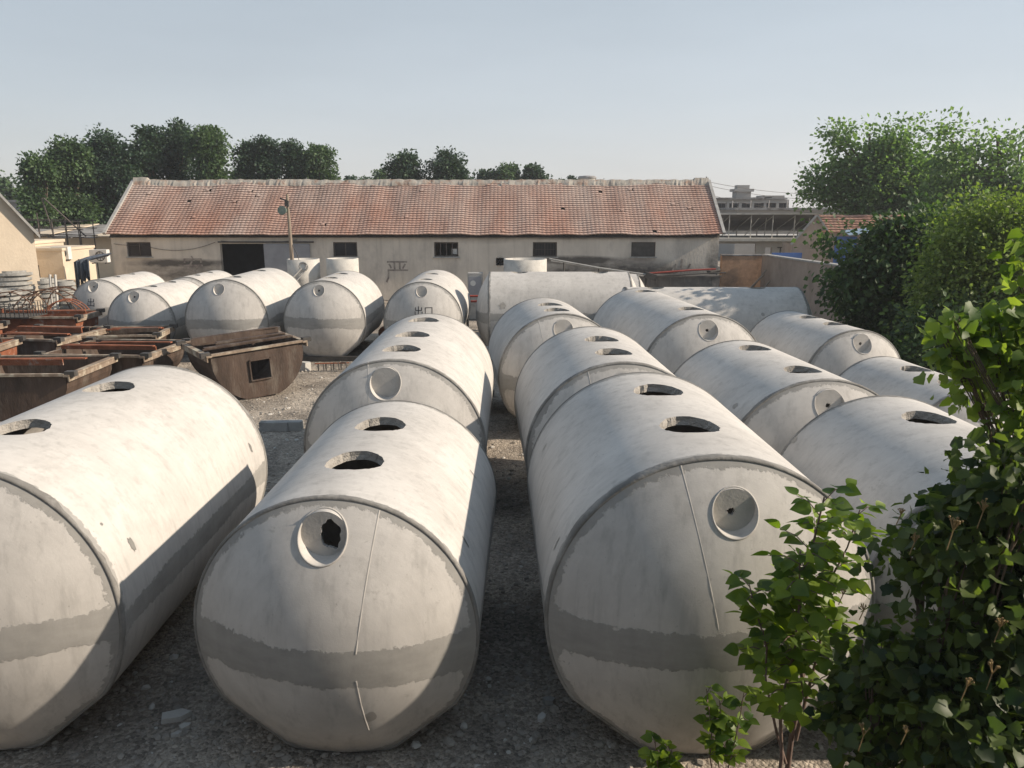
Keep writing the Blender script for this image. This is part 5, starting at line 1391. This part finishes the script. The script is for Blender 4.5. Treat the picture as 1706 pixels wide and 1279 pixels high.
bl = blist(22.5, [(1440, 450, 34, 24), (1480, 430, 50, 40), (1530, 420, 50, 46), (1460, 500, 46, 40), (1510, 500, 60, 56), (1420, 480, 26, 18), (1570, 470, 60, 60), (1500, 560, 60, 40), (1560, 560, 60, 44), (1455, 545, 40, 28), (1383, 397, 10, 6), (1400, 458, 20, 9), (1425, 520, 22, 9), (1408, 492, 14, 8), (1500, 385, 34, 16), (1550, 372, 40, 18)])
tree('mulberry_shrub', 'dark dense shrub leaning over the yard wall below the big trees', (12.6, 22.5), bl, M['leaf_dark'], 360, 60, .17, 34, None, .12, sig=.32, cat='shrub')
bl = blist(18.2, [(1530, 620, 50, 40), (1600, 600, 70, 50), (1680, 600, 80, 60), (1620, 650, 90, 50), (1720, 660, 80, 60), (1560, 560, 50, 36), (1640, 545, 60, 40)])
tree('dark_shrub', 'low dark shrub behind the green vine and the far right tanks', (12.9, 18.2), bl, M['leaf_dark'], 260, 60, .14, 35, None, .1, sig=.34, cat='shrub')
bl = blist(27.6, [(1470, 528, 40, 22), (1520, 540, 50, 26)])

# foreground: sapling, weeds, bush, vine
def plant(name, label, loc, stems, leaf, kind, mt, seed, cat='plant', group=None, stem_mat='twig', per=7, spacing=.07, tier=1.0, twig_len=(.25, .5), lf=(.10, .17), up=.45, heads=0, group_=None):
    """stems: list of polylines (absolute); twigs grow from the upper part and carry alternate leaves"""
    t = empty(name, (loc[0], loc[1], 0), 0, label, cat, group); g = np.random.default_rng(seed); r_ = random.Random(seed)
    o0 = Vector((loc[0], loc[1], 0)); P = []; D = []; Nn = []; Sz = []; tips = []
    for st in stems:
        pts = [Vector(p) - o0 for p, _ in st['pts']]; rad = [q for _, q in st['pts']]
        b = MB(); b.tube(pts, rad, 7); 
        f0 = st.get('from', .35); n = st.get('n', 8)
        for k in range(n):
            s = f0 + (1 - f0) * (k + r_.random() * .6) / n; i = min(int(s * (len(pts) - 1)), len(pts) - 2); u = s * (len(pts) - 1) - i
            p = pts[i].lerp(pts[i + 1], u); a = k * 2.4 + r_.uniform(-.5, .5)
            ln = r_.uniform(*twig_len) * (1.15 - .65 * s) * st.get('scale', 1)
            d = Vector((math.cos(a), math.sin(a), up + r_.uniform(-.15, .35))).normalized()
            q1 = p + d * ln * .5 + Vector((0, 0, .02)); q2 = p + d * ln + Vector((0, 0, -.10 * ln))
            b.tube([p, q1, q2], [rad[i] * .35 + .001, .004, .0022], 5, True)
            for j in range(per):
                v = (j + .7) / per; w = p.lerp(q1, v * 2) if v < .5 else q1.lerp(q2, v * 2 - 1)
                side = Vector((-d.y, d.x, 0)) * (1 if j % 2 else -1)
                if j == per - 1: side = d * 1.6
                dd = (side + d * .6 + Vector((0, 0, r_.uniform(-.45, .1)))).normalized()
                P.append(w + dd * .012); D.append(dd); Nn.append(Vector((r_.gauss(.1, .55), r_.gauss(-.25, .5), .9))); Sz.append(r_.uniform(*lf) * (.75 + .25 * math.sin(v * 3)))
            tips.append(q2)
        b.build('stem', M[stem_mat], t)
    me = leaf_mesh('foliage', np.array([tuple(p) for p in P]), np.array([tuple(p) for p in D]), np.array([tuple(p) for p in Nn]), np.array(Sz), mt, kind); add_mesh('foliage', me, t)
    return t, tips

def stalk(base, top, r0, r1, seed, n=7, wob=.05):
    r_ = random.Random(seed); base, top = Vector(base), Vector(top); out = []
    for k in range(n):
        s = k / (n - 1); p = base.lerp(top, s)
        if 0 < k: p += Vector((r_.uniform(-wob, wob), r_.uniform(-wob, wob), 0))
        out.append((tuple(p), r0 + (r1 - r0) * s))
    return out
Ys = 4.95
a = at(1322, 1279, Ys); top = at(1372, 832, Ys)
bx = a.x - .02
plant('young_tree', 'slender two stemmed young tree with fresh green leaves before the biggest front tank', (bx, Ys), [
    dict(pts=stalk((bx, Ys, -.05), (at(1366, 832, Ys).x, Ys + .05, top.z), .026, .006, 3), n=30, **{'from': .46}, scale=1.15),
    dict(pts=stalk((bx - .06, Ys + .03, -.05), (at(1322, 900, Ys).x, Ys - .1, at(1322, 905, Ys).z), .019, .005, 4), n=24, **{'from': .45}, scale=1.05),
    dict(pts=stalk((bx - .04, Ys, .7), (at(1245, 960, Ys).x, Ys - .05, at(1245, 965, Ys).z), .012, .004, 8, wob=.03), n=15, **{'from': .5}, scale=.7),
    dict(pts=stalk((bx + .02, Ys, .9), (at(1428, 870, Ys).x, Ys + .1, at(1418, 855, Ys).z), .014, .004, 5), n=22, **{'from': .38}, scale=.95)],
    'leaf', 'ovate', M['leaf_sap'], 5, 'young tree', per=6, lf=(.09, .16), twig_len=(.18, .46), up=.3)
Yp = 5.2
for k, (px, py, nst, lab, n) in enumerate(((1207, 1150, 3, 'small leafy weed left of the young tree stems, in front of the biggest tank', 9), (1108, 1234, 2, 'smallest weed at the bottom edge under the biggest front tank', 7))):
    tp = at(px, py, Yp)
    sts = [dict(pts=stalk((tp.x + .03 * j, Yp, -.05), (tp.x + (j - (nst - 1) / 2) * .13, Yp + .05 * (j % 2), tp.z - .12 * (j % 2)), .008, .003, 20 + k * 3 + j, wob=.02), n=n, **{'from': .5}, scale=.55) for j in range(nst)]
    plant('weed', lab, (tp.x, Yp), sts, 'leaf', 'ovate', M['leaf_sap'], 30 + k, 'plant', per=4, lf=(.07, .12), twig_len=(.12, .26))

def bush(name, label, base, blobs, mt, n_clump, n_leaf, lsize, seed, nstem=9, heads=(), cat='bush', sig=.12, kind='lobed', fill=.5, droop=.45, stem_r=.025):
    t = empty(name, (base[0], base[1], 0), 0, label, cat); B = [(b[0] - base[0], b[1] - base[1]) + tuple(b[2:]) for b in blobs]
    me = crown(B, n_clump, n_leaf, lsize, seed, mt, kind, sig, droop=droop, fill=fill, up=.8, spread=(1, 1, .9)); add_mesh('foliage', me, t)
    r_ = random.Random(seed); sb = MB()
    for b in B:
        en = Vector(b[:3]); st = Vector((r_.uniform(-.15, .15), r_.uniform(-.15, .15), -.05)); mid = st.lerp(en, .5) + Vector((r_.uniform(-.15, .15), r_.uniform(-.1, .1), .25))
        sb.tube([st, st.lerp(mid, .5) + Vector((0, 0, .08)), mid, mid.lerp(en, .5) + Vector((r_.uniform(-.05, .05), 0, .05)), en], [stem_r, stem_r * .8, stem_r * .6, stem_r * .4, stem_r * .2], 6)
        for _ in range(7):
            d = Vector((r_.gauss(0, 1), r_.gauss(0, 1), r_.gauss(.3, 1))).normalized(); e2 = en + Vector((d.x * b[3], d.y * b[4], d.z * b[5])) * r_.uniform(.8, 1.1)
            m2 = mid.lerp(en, r_.random()); sb.tube([m2, (m2 + e2) / 2 + Vector((0, 0, .05)), e2], [stem_r * .35, stem_r * .2, .003], 5)
    sb.build('stem', M['bark'], t)
    for i, (px, py, Y, s) in enumerate(heads):
        c = at(px, py, Y) - Vector((base[0], base[1], 0)); h = MB(); v, f = ico(); rr_ = random.Random(i)
        for k in range(9):
            d = Vector((rr_.gauss(0, 1), rr_.gauss(0, 1), abs(rr_.gauss(0, .8)))).normalized() * s * rr_.uniform(.5, 1)
            h.tube([c - Vector((0, 0, s * 1.2)), c + d * .9], .0022, 4, False)
            h.add([tuple(Vector(p) * s * .2 + c + d) for p in v], [tuple(q) for q in f], True)
        h.tube([c - Vector((0, 0, s * 1.2)), c - Vector((.02, 0, s * 4))], .003, 4, False)
        h.build('seed_head', M['seed'], t)
    return t
M['seed'] = mat('dry_seed_heads', (0.24, 0.17, 0.075), .8, .35, 40, coord='World')
Yb = 4.25
bl = blist(Yb, [(1655, 775, 45, 50), (1590, 880, 48, 44), (1665, 880, 80, 80), (1565, 955, 46, 40), (1630, 985, 70, 60), (1540, 1110, 64, 56), (1480, 1200, 44, 70), (1580, 1150, 84, 84), (1660, 1100, 84, 90), (1480, 1095, 44, 34), (1510, 1240, 84, 55), (1630, 1240, 104, 70), (1730, 980, 80, 120), (1740, 790, 50, 60), (1440, 1250, 32, 34), (1730, 1180, 80, 100)])
bl = [(b[0], b[1] + ((i * 37) % 7 - 3) * .09, b[2], b[3], b[4] * .8, b[5]) for i, b in enumerate(bl)]
bush('lobed_bush', 'big dark lobed leaf bush filling the lower right corner', (2.55, 4.25), bl, M['leaf_bush'], 640, 14, .074, 61, heads=(
    (1655, 1110, 3.75, .04), (1640, 840, 3.9, .035), (1668, 1035, 3.8, .032), (1440, 1215, 3.8, .035), (1590, 870, 3.8, .04), (1525, 895, 4.0, .026), (1502, 850, 4.2, .022), (1405, 985, 4.2, .022), (1612, 1135, 3.7, .03), (1510, 1215, 3.7, .024), (1440, 1010, 4.1, .022)))
Yv = 4.45
bl = blist(Yv, [(1570, 530, 12, 10), (1590, 560, 18, 14), (1620, 600, 30, 26), (1640, 560, 30, 30), (1695, 520, 22, 34), (1700, 600, 30, 36), (1650, 640, 34, 20), (1600, 590, 22, 12), (1708, 450, 12, 26), (1712, 400, 9, 18), (1690, 660, 34, 30), (1745, 560, 34, 60)])
bl = [(b[0], b[1] + ((i * 29) % 5 - 2) * .06, b[2], b[3], b[4] * .8, b[5]) for i, b in enumerate(bl)]
bush('climbing_vine', 'sunlit green vine sprays reaching in from the right edge above the dark bush', (4.4, 4.45), bl, M['leaf_vine'], 190, 6, .066, 62, cat='vine', sig=.07, droop=.35, stem_r=.016, heads=((1640, 820, 4.6, .04),))

# grass tufts under the bush: uncountable
def tufts():
    g = np.random.default_rng(9); n = 1500
    x = 1.6 + 3.5 * g.random(n); y = 3.6 + 1.6 * g.random(n); pos = np.stack([x, y, np.full(n, -.02)], 1)
    d = np.stack([g.normal(size=n) * .35, g.normal(size=n) * .35, np.ones(n)], 1)
    me = leaf_mesh('ground_weeds', pos, d, g.normal(size=(n, 3)), .05 + .12 * g.random(n), M['leaf_bush'], 'quad')
    me.name = 'grass'; o = bpy.data.objects.new('grass', me); COL.objects.link(o); tag(o, 'low dark weeds on the ground under the bush', 'grass', kind='stuff')
tufts()
def far_wood():
    bl = []; r_ = random.Random(5)
    for k in range(70):
        x = -190 + k * 5.6; bl.append((x, 215 + r_.uniform(-8, 8), r_.uniform(1.0, 2.6), 4.5, 3, r_.uniform(2.0, 3.2)))
    me = crown(bl, 900, 22, .9, 5, M['leaf_far2'], sig=.9); o = bpy.data.objects.new('distant_wood', me); COL.objects.link(o)
    tag(o, 'low far-off belt of trees closing the horizon behind the yard', 'wood', kind='stuff')
far_wood()

# ------------------------------------------------------------------ air
def haze():
    b = MB(); x0, x1, y0, y1, z0, z1 = -260, 260, -20, 260, -1.05, 22
    b.box(((x0 + x1) / 2, (y0 + y1) / 2, (z0 + z1) / 2), (x1 - x0, y1 - y0, z1 - z0))
    m = bpy.data.materials.new('hazy_air'); m.use_nodes = True; N = m.node_tree.nodes; N.clear()
    out = N.new('ShaderNodeOutputMaterial'); v = N.new('ShaderNodeVolumePrincipled'); v.inputs['Color'].default_value = (.93, .95, 1, 1); v.inputs['Density'].default_value = 0.0008; v.inputs['Anisotropy'].default_value = .2
    m.node_tree.links.new(v.outputs[0], out.inputs['Volume'])
    tag(b.build('haze', m), 'thin summer haze over the yard', None, kind='stuff')
haze()
